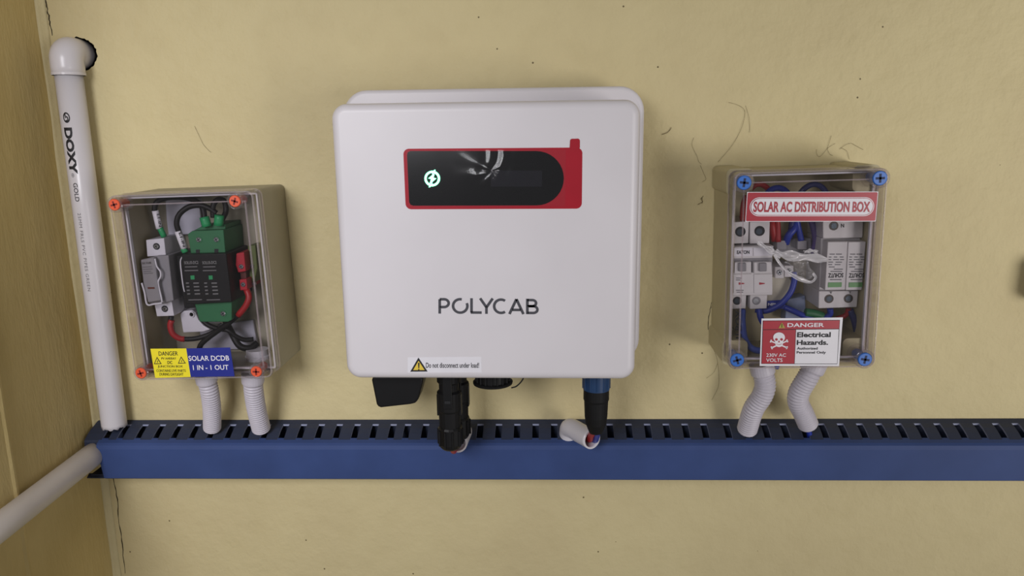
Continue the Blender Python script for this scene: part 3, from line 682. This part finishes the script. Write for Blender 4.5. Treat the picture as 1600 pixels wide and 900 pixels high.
for c_ in (1213.2, 1221.2): slab([(c_+2.2*math.cos(q), 530.4+2.0*math.sin(q)) for q in [2*math.pi*k/12 for k in range(12)]], fnp, .0001, mb)
slab([(1217.2, 531.5), (1218.8, 535), (1215.8, 535)], fnp, .0001, mb)
slab([(1213, 537.2), (1217.3, 538.6), (1221.6, 537.2), (1221.6, 537.7), (1217.3, 539.2), (1213, 537.7)], fnp, .0001, mb)
obj('skull_features', mb, M_CRIM, st)

# ================================================================== inside the grey box
YBK = -.0046
def screwhead(par, px, py, Y, r, m_=M_METAL, ring=None):
    p = P(px, py, Y)
    if ring: obj('screw_hole', MB().disc_stack(p, [(-.0003, r*1.45), (.001, r*1.45)], 'y', 18), ring, par)
    s = obj('terminal_screw', MB().disc_stack(p, [(.001, r), (-.0006, r), (-.001, r*.8)], 'y', 16), m_, par)
    f_ = p+Vector((0, -.0011, 0)); mb = MB()
    for q in (.5, .5+math.pi/2):
        u = Vector((math.cos(q), 0, math.sin(q)))*r*.7; v = Vector((-math.sin(q), 0, math.cos(q)))*r*.14
        mb.loft([[f_-u-v, f_+u-v, f_+u+v, f_-u+v], [k+Vector((0, .0004, 0)) for k in (f_-u-v, f_+u-v, f_+u+v, f_-u+v)]])
    obj('screw_slot', mb, M_HOLE, par); return s
CLAMP = (DT(-DX+.007, 0, 0).x+.002, DT(DX-.007, 0, 0).x-.001)
fz = thing('fuse_holder', 'grey fuse holder with white terminals inside the orange-screwed box', 'fuse holder', P(255, 495, -.03))
obj('terminal_block', pprism([(228, 375), (256, 372), (259, 399), (230, 401)], -.050, YBK), M_WHITET, fz, .0006)
obj('terminal_block', pprism([(241, 474), (268, 470.5), (272, 493.5), (245, 494.5)], -.050, YBK), M_WHITET, fz, .0006)
screwhead(fz, 244.5, 385, -.0502, .0024, M_METAL, M_HOLE); screwhead(fz, 257.5, 482.5, -.0502, .0024, M_METAL, M_HOLE)
obj('body', pprism([(214, 405), (244, 400), (263, 399), (271, 470), (252, 474), (230, 475), (222, 440)], -.056, YBK), M_GREYD, fz, .001)
obj('fuse_drawer', pprism([(215.5, 406), (240, 402.5), (243, 415), (246, 440), (251, 470), (231, 473), (222, 442)], -.063, -.055), M_GREYD, fz, .0012)
mb = MB().tube(smooth_path([P(a, b, -.0615) for a, b in ((242, 404), (245, 416), (250.5, 424), (251, 432), (247.5, 439), (248, 447), (252, 464), (253.5, 473))], 5), .0009, 8); obj('lever_edge', mb, M_WHITET, fz)
mb = MB().tube(smooth_path([P(a, b, -.0630) for a, b in ((221.5, 442), (226, 457), (230, 475.5), (241, 475), (253.5, 473.5))], 5), .0010, 8); obj('lever_edge', mb, M_WHITET, fz)
obj('indicator_slot', pprism([(230.5, 449), (241, 448.8), (241.5, 451.2), (231, 451.5)], -.0636, -.062), mat('dark_red_slot', '5a1f18', .5), fz)
obj('lettering', text('DC FUSE', quadmap([(222, 410), (236, 409), (236.5, 412), (222.5, 413)], -.0634), .01), M_INK, fz)
for i, (y_, w2) in enumerate(((417, 14), (420.5, 15), (424, 12), (427, 14))): obj('print_line', pprism([(222.5+i*.6, y_), (222.5+i*.6+w2, y_-.8), (222.5+i*.6+w2, y_+.3), (222.5+i*.6, y_+1.1)], -.0634, -.063), mat('dim_ink', '66656a', .6), fz)
sp = thing('surge_protector', 'black and green surge protector with white print inside the orange-screwed box', 'surge protector', P(330, 500, -.03))
obj('body', pprism([(283, 398), (353, 396), (362, 472), (291, 476)], -.061, YBK), M_BLACK, sp, .001)
obj('module_base', pprism([(275, 400), (350, 393), (362, 478), (288, 482)], -.046, YBK), M_BLACK2, sp, .001)
obj('terminal_block', pprism([(293, 366), (300, 361), (349, 359), (352, 395), (298, 396)], -.053, YBK), M_GREEN, sp, .0008)
obj('terminal_slope', pprism([(296, 364), (318, 352), (352, 350), (352, 362), (296, 366)], -.044, YBK), M_GREEN, sp, .0008)
obj('terminal_block', pprism([(304, 475), (362, 471.5), (362, 500), (356, 503), (312, 503)], -.053, YBK), M_GREEN, sp, .0008)
for a, b in ((310.5, 374.5), (338, 374.3), (348.5, 490)): screwhead(sp, a, b, -.0532, .0026, M_METAL, M_GREEN)
for a, b in ((309, 393), (338, 392)): obj('wire_notch', pprism(rect(a-3, b-3, a+3, b+3), -.0534, -.05), M_HOLE, sp)
for dx in (0, 28.4):
    obj('lettering', text('SOLUS-DC2', quadmap([(287.5+dx, 408.3), (309.5+dx, 407.7), (310+dx, 412.3), (288+dx, 412.9)], -.0613), .01), M_INKG, sp)
    for y_, w2, x_ in ((416.5, 19, 289), (422.3, 21, 288.5), (468, 21, 294.5)): obj('print_line', pprism([(x_+dx, y_), (x_+dx+w2, y_-.5), (x_+dx+w2, y_+.9), (x_+dx, y_+1.4)], -.0613, -.0609), mat('dim_white_ink', '6f6f70', .6), sp)
    obj('status_window', pprism([(297.5+dx, 430.8), (303.5+dx, 430.5), (304+dx, 436.5), (298+dx, 436.8)], -.0615, -.060), M_GREEN2, sp)
    for i in range(4):
        for x_, w2 in ((290.5, 4.5), (302, 8.5)): obj('print_line', pprism([(x_+dx+i*.7, 441.5+i*5.6), (x_+dx+w2+i*.7, 441.3+i*5.6), (x_+dx+w2+i*.7, 443.3+i*5.6), (x_+dx+i*.7, 443.5+i*5.6)], -.0613, -.0609), mat('dim_white_ink', '6f6f70', .6), sp)
mb = MB().tube(smooth_path([P(a, b, -.058) for a, b in ((285.5, 400), (282, 409), (284, 430), (286.5, 448), (288.5, 456))], 5), .0007, 8); obj('edge_clip', mb, M_WHITET, sp)
tb = thing('terminal_connector', 'small red screw terminal at the right of the black surge protector', 'terminal', P(380, 466, -.035))
obj('housing', pprism([(369, 396), (381, 394), (384, 424), (372, 426), (368, 414)], -.044, YBK), M_RED, tb, .0008)
obj('housing', pprism([(373.5, 437), (385, 436), (386.5, 453), (375, 454)], -.044, YBK), M_RED, tb, .0008)
obj('link', pprism([(375, 424), (384, 423), (385, 438), (377, 438)], -.038, YBK), mat('dark_red_slot', '5a1f18', .5), tb)
for a, b in ((377, 416.5), (380, 444.5)): screwhead(tb, a, b, -.0443, .0024)
eb = thing('earth_terminal', 'green earth terminal strip beside the right wall of the orange-screwed box', 'terminal', P(398, 450, -.03))
obj('housing', pprism([(387, 384), (399, 383), (402, 420), (397, 442), (391, 442), (388, 420)], -.030, YBK), mat('olive_green', '5f6b34', .5), eb, .0008)
for a, b in ((393.5, 416), (397, 443.5)): screwhead(eb, a, b, -.0303, .0022)
def cab(lbl, pix, r=.0028, m_=M_CABLE, grp='wires inside the orange-screwed box', parts=()):
    t = thing('wire', lbl, 'wire', P(*pix[0]), grp); obj('insulation', wire(pix, r), m_, t)
    for nm, px2, r2, m2 in parts: obj(nm, wire(px2, r2, 3, 14), m2, t)
    return t
t = cab('black wire arching to the fuse holder with white marker sleeve', [(253, 366, -.044), (246, 342, -.046), (241.5, 327, -.047), (246, 315, -.046), (262, 309, -.042), (285, 308.5, -.040), (306, 314, -.042), (317, 326, -.046), (320, 345, -.048)],
    parts=(('marker_sleeve', [(249, 357, -.0455), (242.5, 329, -.047)], .0033, M_WHITEP), ('ferrule', [(256.5, 370, -.044), (250, 356, -.0455)], .0030, M_GREEN2), ('ferrule', [(319, 339, -.048), (323.5, 354, -.048)], .0048, M_GREEN2)))
obj('lettering', text('L1-IN', quadmap([(249.2, 334), (252.4, 354), (248.4, 355), (245, 334.5)], -.0507), .03), M_INK, t)
t = cab('black wire arching to the surge protector with white marker sleeve', [(290, 392, -.050), (281, 366, -.052), (276, 349, -.053), (281, 334, -.052), (296, 323, -.050), (314, 321, -.048), (328, 326, -.047), (338, 333, -.046)],
    parts=(('marker_sleeve', [(288, 388, -.0505), (278, 361, -.0525)], .0034, M_WHITEP), ('ferrule', [(290, 394, -.050), (287, 388, -.0505)], .0034, M_GREEN2)))
obj('lettering', text('L1-IN', quadmap([(283, 363, ), (289.8, 385), (286, 386.2), (279, 364)], -.0562), .03), M_INK, t)
cab('black wire looping over the green terminal under the top right screw', [(333, 340, -.046), (333, 322, -.046), (340, 312, -.044), (350, 314, -.040), (353, 330, -.040), (346, 345, -.046)],
    parts=(('ferrule', [(343, 336, -.047), (341.5, 352, -.047)], .0048, M_GREEN2),))
cab('red and black wire curving below the fuse holder', [(268, 494, -.044), (266, 508, -.046), (270, 522, -.046), (282, 529, -.044), (305, 529, -.040), (328, 522, -.036), (352, 508, -.034), (366, 496, -.034)],
    parts=(('red_sleeve', [(268.5, 500, -.0455), (266, 509, -.0462), (270, 521.5, -.0462), (280, 528.5, -.0445), (289, 530, -.0425)], .0031, M_REDW),))
cab('red sleeved wire falling from the red screw terminal', [(385, 452, -.040), (389, 464, -.042), (384, 478, -.043), (372, 492, -.043), (356, 506, -.042), (336, 520, -.040), (316, 536, -.040), (310, 548, -.040)],
    parts=(('red_sleeve', [(385, 452, -.0405), (389, 464, -.0425), (384, 478, -.0435), (372, 493, -.0435)], .0033, M_REDW),))
cab('black wire crossing below the green terminal', [(316, 500, -.036), (326, 508, -.036), (342, 514, -.037), (356, 516, -.038), (368, 525, -.036), (382, 531, -.032), (396, 530, -.028)], .0026)
cab('dark cable bundle curled at the lower right corner', [(352, 500, -.030), (362, 520, -.034), (374, 540, -.036), (390, 544, -.034), (402, 536, -.028)], .0036)
# pale conduit ends and packing inside
cp = thing('conduit_adaptor', 'pale grey conduit adaptor below the surge protector in the orange-screwed box', 'conduit fitting', P(310, 520, -.02))
obj('flange', pprism([(281, 490), (287, 486), (300, 484.5), (305, 489), (310, 500), (318, 509), (328, 515), (318, 518.5), (286, 520)], -.034, YBK), M_WHITET, cp, .001)
obj('collar', MB().disc_stack(P(300, 491, -.034), [(0, .0022), (-.0015, .0022), (-.0015, .0032), (0, .0032)], 'y', 16), M_WHITET, cp)
cp = thing('conduit_adaptor', 'pale grey conduit adaptor in the lower right corner of the orange-screwed box', 'conduit fitting', P(390, 548, -.02))
obj('flange', MB().disc_stack(Vector((P(397, 598, -.040).x+.004, -.034, P(397, 562, -.04).z)), [(-.004, .0130), (.003, .0130), (.004, .0118), (.010, .0115)], 'z', 24), M_WHITET, cp)
cp = thing('divider_plate', 'pale grey plate behind the black wires at the top of orange-screwed box', 'plate', P(285, 362, -.01))
obj('plate', pprism([(258, 312), (310, 310), (314, 345), (316, 365), (263, 368), (260, 345)], -.014, YBK), mat('pale_plate', 'b7b6c2', .45), cp, .001)
cp2 = thing('divider_plate', 'pale grey plate behind crossing black wires at the bottom of orange-screwed box', 'plate', P(350, 545, -.01))
obj('plate', pprism([(310, 512), (395, 500), (403, 545), (318, 548)], -.010, YBK), mat('pale_plate', 'b7b6c2', .45), cp2, .001)

# ================================================================== inside the beige box
CLAMP = (AT(-AX+.007, 0, 0).x+.002, AT(AX-.0052, 0, 0).x-.0005)
br = thing('circuit_breaker', 'white two-pole circuit breaker inside the blue-screwed box', 'circuit breaker', P(1175, 482, -.03))
obj('body', pprism([(1131, 386), (1209, 384), (1207, 403), (1207, 461), (1131, 462)], -.058, YBK), M_WHITED, br, .0008)
for k, (x0, x1) in enumerate(((1140, 1170.2), (1171.8, 1203))):
    obj('terminal_block', pprism([(x0, 347), (x1, 346), (x1-1, 380), (x0, 381)], -.050, YBK), M_WHITED, br, .0006)
    obj('terminal_block', pprism([(x0, 459), (x1-4, 458), (x1-5, 482), (x0, 483)], -.050, YBK), M_WHITED, br, .0006)
for a, b, r in ((1157, 362, .0050), (1187, 361, .0050), (1152, 470, .0042), (1182, 470, .0042)):
    obj('terminal_hole', MB().disc_stack(P(a, b, -.0504), [(0, r), (.002, r)], 'y', 20), M_HOLE if a != 1182 else M_GREYD, br)
    obj('terminal_screw', MB().disc_stack(P(a-.8, b+.6, -.0506), [(0, r*.62), (.002, r*.62)], 'y', 14), M_METAL if a == 1182 else mat('dark_screw', '3a424a', .35, metal=.7), br)
obj('marking_strip', pprism([(1133, 388), (1176, 387.2), (1176, 400), (1133, 400.5)], -.0588, -.057), M_WHITEP, br)
obj('marking_strip', pprism([(1177.5, 387.2), (1208, 386.5), (1207.5, 399.5), (1177.5, 400)], -.0588, -.057), M_WHITEP, br)
obj('lettering', text('EATON', quadmap([(1151.5, 391.5), (1171, 391), (1171, 396.8), (1151.5, 397.2)], -.0590), .03), M_INK, br)
obj('recess', pprism([(1133, 404), (1207, 402.5), (1206, 425), (1133, 426)], -.0584, -.057), M_GREYD, br)
for x0 in (1149, 1181):
    t = obj('toggle', pprism([(x0-3, 410), (x0+25, 409), (x0+25, 427), (x0-3, 428)], -.064, -.057), M_WHITED, br, .0008)
    obj('toggle_grip', pprism([(x0+5.5, 411.5), (x0+17, 411), (x0+17, 424), (x0+5.5, 424.5)], -.0665, -.063), M_GREYD, t, .0006)
    obj('arrow_mark', pprism([(x0+5.5, 441.2), (x0+14, 442.4), (x0+14, 443.6), (x0+5.5, 445)], -.0592, -.0575), M_CRIM, br)
    obj('front_plate', pprism([(x0-3, 428.5), (x0+26, 428), (x0+26, 458), (x0-3, 458.5)], -.0588, -.057), M_WHITED, br, .0004)
for y_, x_, w2 in ((434, 1150, 9), (437, 1150, 7), (453, 1150, 12), (456, 1151, 10)): obj('print_line', pprism(rect(x_, y_, x_+w2, y_+1.1), -.0591, -.0585), mat('dim_ink', '66656a', .6), br)
sg = thing('surge_protector', 'white two-module surge protector with green windows inside the blue-screwed box', 'surge protector', P(1320, 484, -.03))
obj('module_base', pprism([(1283, 372), (1357, 372), (1350, 458), (1280, 458)], -.046, YBK), M_WHITED, sg, .0008)
obj('terminal_block', pprism([(1285.5, 344), (1349, 342), (1348, 371.5), (1286, 373)], -.052, YBK), M_WHITED, sg, .0008)
obj('terminal_block', pprism([(1279.5, 455), (1342, 454), (1340.5, 480), (1278.8, 482)], -.052, YBK), M_WHITED, sg, .0008)
for x0, x1, b0, b1 in ((1293.5, 1324.8, 1289, 1320.5), (1325.6, 1355, 1321.3, 1350.5)):
    md = obj('module', pprism([(x0, 378), (x1, 377.5), (b1, 453), (b0, 453.5)], -.060, YBK), M_WHITED, sg, .0006)
    obj('status_window', pprism([(b0+5.5, 441.5), (b0+26.5, 441.2), (b0+26, 448.5), (b0+5, 449)], -.0606, -.058), M_GREENW, md)
    obj('lettering', text('SCHUTZ', quadmap([(b0+28.5, 433.5), (b0+5, 434), (b0+5.5, 427), (b0+29, 426.5)], -.0603), .03), M_INK, md)
    for i, (y_, segs) in enumerate(((396.5, ((4, 8), (14, 9))), (401, ((3, 4), (11, 5), (20, 6))), (405, ((3, 4), (10, 9), (21, 6))), (409, ((3, 7), (14, 10))), (412.8, ((3, 6), (13, 9))), (416.5, ((4, 9),)), (420, ((12, 14),)), (423.5, ((7, 18),)), (436.3, ((7, 18),)))):
        for a, w2 in segs:
            x_ = x0+a-(x0-b0)*(y_-378)/75; obj('print_line', pprism(rect(x_, y_, x_+w2, y_+1.3), -.0603, -.0599), mat('dim_ink', '66656a', .6), md)
for a, b in ((1295.5, 467), (1325.8, 466.5), (1303, 353)):
    obj('terminal_hole', MB().disc_stack(P(a, b, -.0524), [(0, .0044), (.002, .0044)], 'y', 20), mat('brown_hole', '4a4038', .5), sg)
    obj('terminal_screw', MB().disc_stack(P(a, b, -.0527), [(0, .0028), (.002, .0028)], 'y', 14), mat('dark_screw', '3a424a', .35, metal=.7), sg)
obj('lettering', text('N', quadmap(rect(1314, 349.5, 1319, 355.5), -.0523), .03), M_INK, sg)
obj('lettering', text('T', quadmap(rect(1296.5, 455.8, 1300.5, 459), -.0526), .03), M_INK, sg); obj('lettering', text('T', quadmap(rect(1326.5, 455.4, 1330, 458.6), -.0526), .03), M_INK, sg)
# beige meter with blue wire around it
rd = thing('relay', 'beige round-cornered relay behind the white circuit breaker', 'relay', P(1210, 478, -.02))
obj('body', pprism([(1180, 430), (1225, 428)]+[(1225+12*math.sin(math.radians(a)), 446-18*math.cos(math.radians(a))) for a in range(10, 90, 10)]+[(1236, 452), (1228, 466), (1215, 473), (1180, 475)], -.036, YBK), M_BEIGE, rd, .001)
obj('lettering', text('NPU', quadmap(rect(1200, 473.5, 1216, 477.5), -.0400), .03), M_WHITEP, rd)
obj('label_strip', pprism([(1196, 471), (1225, 469), (1229, 482), (1198, 484)], -.0385, -.02), M_BLUEW, rd)
tm = thing('terminal_strip', 'grey screw terminal strip in the middle of the blue-screwed box', 'terminal', P(1230, 430, -.02))
obj('housing', pprism([(1212, 374), (1268, 372), (1268, 398), (1212, 400)], -.026, YBK), M_GREYD, tm, .0008)
for x0 in (1214, 1246): obj('block', pprism(rect(x0, 376, x0+15, 390), -.034, -.02), mat('grey_block', '9a979c', .5), tm, .0006)
for x0, y0 in ((1211, 417), (1226, 415)):
    b_ = obj('block', pprism(rect(x0, y0, x0+14, y0+18), -.042, YBK), M_WHITED, tm, .0006); screwhead(tm, x0+7, y0+8.5, -.0423, .0026)
def acw(lbl, pix, r, m_): return cab(lbl, pix, r, m_, 'wires inside the blue-screwed box')
acw('blue wire curving around the beige relay', [(1240, 425, -.040), (1241, 438, -.042), (1236, 455, -.043), (1225, 470, -.043), (1212, 480, -.042), (1195, 486, -.040), (1180, 484, -.038)], .0030, M_BLUEW)
acw('red wire looping above the circuit breaker', [(1160, 358, -.040), (1162, 318, -.046), (1176, 292, -.046), (1192, 289, -.042), (1206, 305, -.036), (1214, 340, -.032), (1216, 378, -.034)], .0028, M_REDW)
acw('blue wire looping behind the red title sticker', [(1188, 358, -.040), (1190, 318, -.044), (1206, 296, -.042), (1226, 297, -.038), (1240, 320, -.034), (1246, 350, -.032), (1252, 376, -.034)], .0030, M_BLUEW)
acw('dark blue wire arching to the surge protector top', [(1234, 372, -.030), (1240, 330, -.036), (1252, 300, -.040), (1272, 288, -.040), (1290, 300, -.042), (1302, 342, -.046)], .0028, mat('dark_blue_wire', '2a2f66', .4))
acw('short red wire below the red title sticker', [(1206, 345, -.030), (1207, 356, -.032), (1210, 376, -.030)], .0034, M_REDW)
acw('thick blue wire slanting to the terminal strip', [(1244, 345, -.030), (1240, 358, -.034), (1232, 368, -.034), (1228, 380, -.030)], .0036, M_BLUEW)
acw('violet wire beside the surge protector top', [(1268, 345, -.028), (1272, 360, -.030), (1274, 378, -.028), (1270, 395, -.024)], .0032, mat('violet_wire', '6a5a94', .4))
acw('blue wire sagging behind the danger sticker', [(1186, 482, -.044), (1190, 500, -.046), (1205, 520, -.044), (1220, 545, -.040), (1212, 575, -.038)], .0032, M_BLUEW)
acw('blue wire crossing above the danger sticker', [(1226, 480, -.036), (1240, 486, -.040), (1258, 494, -.042), (1280, 500, -.042), (1296, 492, -.044), (1297, 482, -.046)], .0030, M_BLUEW)
acw('blue wire coiled at the lower left corner', [(1160, 484, -.042), (1160, 505, -.050), (1164, 530, -.052), (1176, 545, -.050), (1196, 548, -.046), (1210, 540, -.040)], .0034, mat('pale_blue_wire', '4a5fb0', .4))
acw('red wire beneath the surge protector', [(1326, 482, -.044), (1322, 492, -.042), (1308, 498, -.040), (1290, 504, -.038)], .0026, M_REDW)
t = acw('green wire with ferrule beneath the surge protector', [(1285, 494, -.040), (1272, 490, -.042), (1258, 488, -.042)], .0044, M_GREEN)
acw('dark wires bunched on the right of the danger sticker', [(1328, 484, -.044), (1336, 505, -.044), (1338, 530, -.040), (1322, 548, -.036), (1300, 560, -.034)], .0034, mat('dark_blue_wire', '2a2f66', .4))
cp = thing('divider_plate', 'pale blue plate between the relay and the green ferrule', 'plate', P(1250, 500, -.02))
obj('plate', pprism([(1230, 468), (1258, 462), (1260, 500), (1226, 502)], -.020, YBK), mat('pale_blue_plate', '8c9ab8', .4), cp, .0008)
obj('side_lettering', text('TRI BOX', quadmap([(1149, 543), (1149, 484), (1158, 484), (1158, 543)], -.060), .03), M_INK, alid)
# crumpled clear film behind the lid; its white folds are painted glare
def crumple(pix, Y, wd, amp):
    pts = smooth_path([P(a, b, Y) for a, b in pix], 14); n = len(pts); vs = []; m = 10; ph = [random.uniform(0, 6.3) for _ in range(8)]
    for i, p in enumerate(pts):
        t = (pts[min(i+1, n-1)]-pts[max(i-1, 0)]).normalized(); s = Vector((-t.z, 0, t.x))
        for j in range(m+1):
            v = j/m-.5; u = i/n
            h = amp*(math.sin(u*9+v*5+ph[0])+.6*math.sin(u*17-v*9+ph[1])+.5*math.sin(v*9+u*5+ph[2]))
            vs.append(p+s*(v*wd*(.55+.45*math.sin(math.pi*u)+.25*math.sin(u*13+ph[3])))+Vector((0, h, 0)))
    return MB().add(vs, [(i*(m+1)+j, i*(m+1)+j+1, (i+1)*(m+1)+j+1, (i+1)*(m+1)+j) for i in range(n-1) for j in range(m)], True)
fm = thing('plastic_film', 'crumpled clear plastic film with painted white glare between breaker and surge protector in the blue-screwed box', 'plastic film', P(1235, 440, -.07))
obj('film_fold_glare', crumple([(1184, 378), (1196, 386), (1208, 394), (1220, 402)], -.0700, .0050, .0008), M_STREAK, fm)
obj('film_fold_glare', crumple([(1212, 392), (1226, 398), (1246, 401), (1268, 402), (1292, 407)], -.0705, .0085, .0012), M_STREAK, fm)
obj('film_fold_glare', crumple([(1210, 398), (1220, 414), (1234, 427), (1250, 436), (1266, 441), (1274, 434), (1270, 427)], -.0715, .0034, .0006), M_STREAK, fm)
obj('film_fold_glare', crumple([(1232, 404), (1246, 414), (1258, 424), (1264, 436)], -.0690, .016, .0018), M_FILM, fm)
obj('film_fold_glare', crumple([(1256, 394), (1266, 392), (1278, 394)], -.0690, .0040, .0008), M_STREAK, fm)

# ================================================================== corrugated flexible conduits
def flex(label, pix, r, pitch=.0031, fit=True):
    path = smooth_path([P(*p) for p in pix], 40); L_ = [0]
    for a, b in zip(path, path[1:]): L_.append(L_[-1]+(b-a).length)
    n = int(L_[-1]/(pitch/8)); pts = []; rs = []; j = 0
    for i in range(n+1):
        s = L_[-1]*i/n
        while j < len(L_)-2 and L_[j+1] < s: j += 1
        f_ = (s-L_[j])/max(L_[j+1]-L_[j], 1e-9); pts.append(path[j].lerp(path[j+1], f_)); rs.append(r*(1+.05*math.cos(2*math.pi*s/pitch)))
    rt = thing('flexible_conduit', label, 'conduit', pts[-1], 'flexible conduits')
    mb = MB().tube(pts, rs, 20, False); mb.tube(pts[-40:], r*.86, 20, False)
    obj('corrugated_tube', mb, M_FLEX, rt)
    if fit:
        t = (pts[16]-pts[0]).normalized(); a = pts[0]
        obj('coupling', MB().tube([a-t*.006, a+t*.003, a+t*.005, a+t*.0065], [r*1.20, r*1.20, r*1.18, r*1.06], 28, True, False), M_FLEX, rt)
    return rt
flex('left flexible white conduit under the orange-screwed box', [(322, 590, -.050), (327.5, 612, -.046), (331, 638, -.036), (331.5, 668, -.024)], .0093)
t = flex('right flexible white conduit with pink smudge under the orange-screwed box', [(395, 590, -.052), (396.5, 612, -.048), (401, 640, -.038), (408, 669, -.024)], .0098)
flex('left flexible white conduit under the blue-screwed box', [(1191, 576, -.048), (1195.5, 600, -.048), (1191, 618, -.046), (1177, 640, -.040), (1167, 672, -.026)], .0103)
flex('right flexible white conduit under the blue-screwed box, cut above the slots', [(1271, 572, -.048), (1262, 590, -.048), (1249, 612, -.044), (1247, 628, -.040), (1255, 645, -.034), (1263, 664, -.027)], .0103)
cable('wire', 'blue wire dropping from the cut conduit into the trunking slot', [(1258, 652, -.031), (1262, 668, -.024), (1265, 680, -.022), (1267, 694, -.020)], .0030, M_BLUEW, 'wire')

# ================================================================== hair-like dirt strands on the wall
def strand(lbl, paths, r=.00012):
    mb = MB()
    for p in paths: mb.tube(smooth_path([P(a, b, -.0006-.0006*(i % 2)) for i, (a, b) in enumerate(p)], 6), r, 5)
    return tag(obj('hair_strand', mb, M_HAIR), lbl, 'hair', 'fine dark strands stuck to the wall')
strand('long curved dark hair rising above the left corner of the beige box', [[(1122, 253), (1140, 232), (1152, 214), (1160, 196), (1164, 178), (1161, 169), (1150, 163), (1138, 160)], [(1165, 165), (1170, 182), (1171.5, 200), (1171, 207)]])
strand('tangled dark hair above the right end of the beige box', [[(1276, 233), (1276, 240), (1280, 245), (1287, 239), (1294, 231), (1305, 224)], [(1299, 212), (1296, 222), (1293, 232), (1296, 240), (1301, 243)], [(1312, 233), (1322, 226), (1330, 224), (1336, 227), (1349, 234)], [(1314, 231), (1323, 236), (1327, 249)]])
strand('faint dark hair between the inverter and the beige box', [[(1084, 215), (1081, 225), (1084, 234), (1089, 244), (1092, 253), (1096, 256)], [(1094, 258), (1099, 270), (1103, 280), (1097, 284)]])
strand('short dark hair near the inverter upper right corner', [[(1034, 210), (1041, 208), (1046, 204), (1049, 199)]], .00025)
strand('dark curled dirt strand left of the beige box', [[(1099, 306), (1095, 311), (1098, 315), (1093, 318), (1090, 320)], [(1097, 308), (1097, 318)]], .00022)
strand('fine hair hanging below the left side of the beige box', [[(1108, 520), (1113, 540), (1120, 560), (1123, 585), (1122, 605), (1112, 625)], [(1121, 568), (1115, 582), (1104, 591)]], .00010)
strand('pale curved scratch of hair above the grey box', [[(304, 197), (311, 212), (318, 226), (327, 236), (330, 238)]], .00012)

# ================================================================== guessed box, added unseen past the right edge to cast the shadow there
cb = P(1609, 440, 0)
mb = MB()
mb.loft([[(a, y, b) for a, b in rrect(cb.x+i, cb.x+.09-i, cb.z-.020+i, cb.z+.022-i, .006-i*.5, 5)] for y, i in ((-.0005, 0), (-.030, 0), (-.033, .0015), (-.035, .005))], True, True)
tag(obj('shadow_caster_box', mb, M_BASE2), 'small beige box added unseen past the right edge to cast a shadow', 'shadow caster')
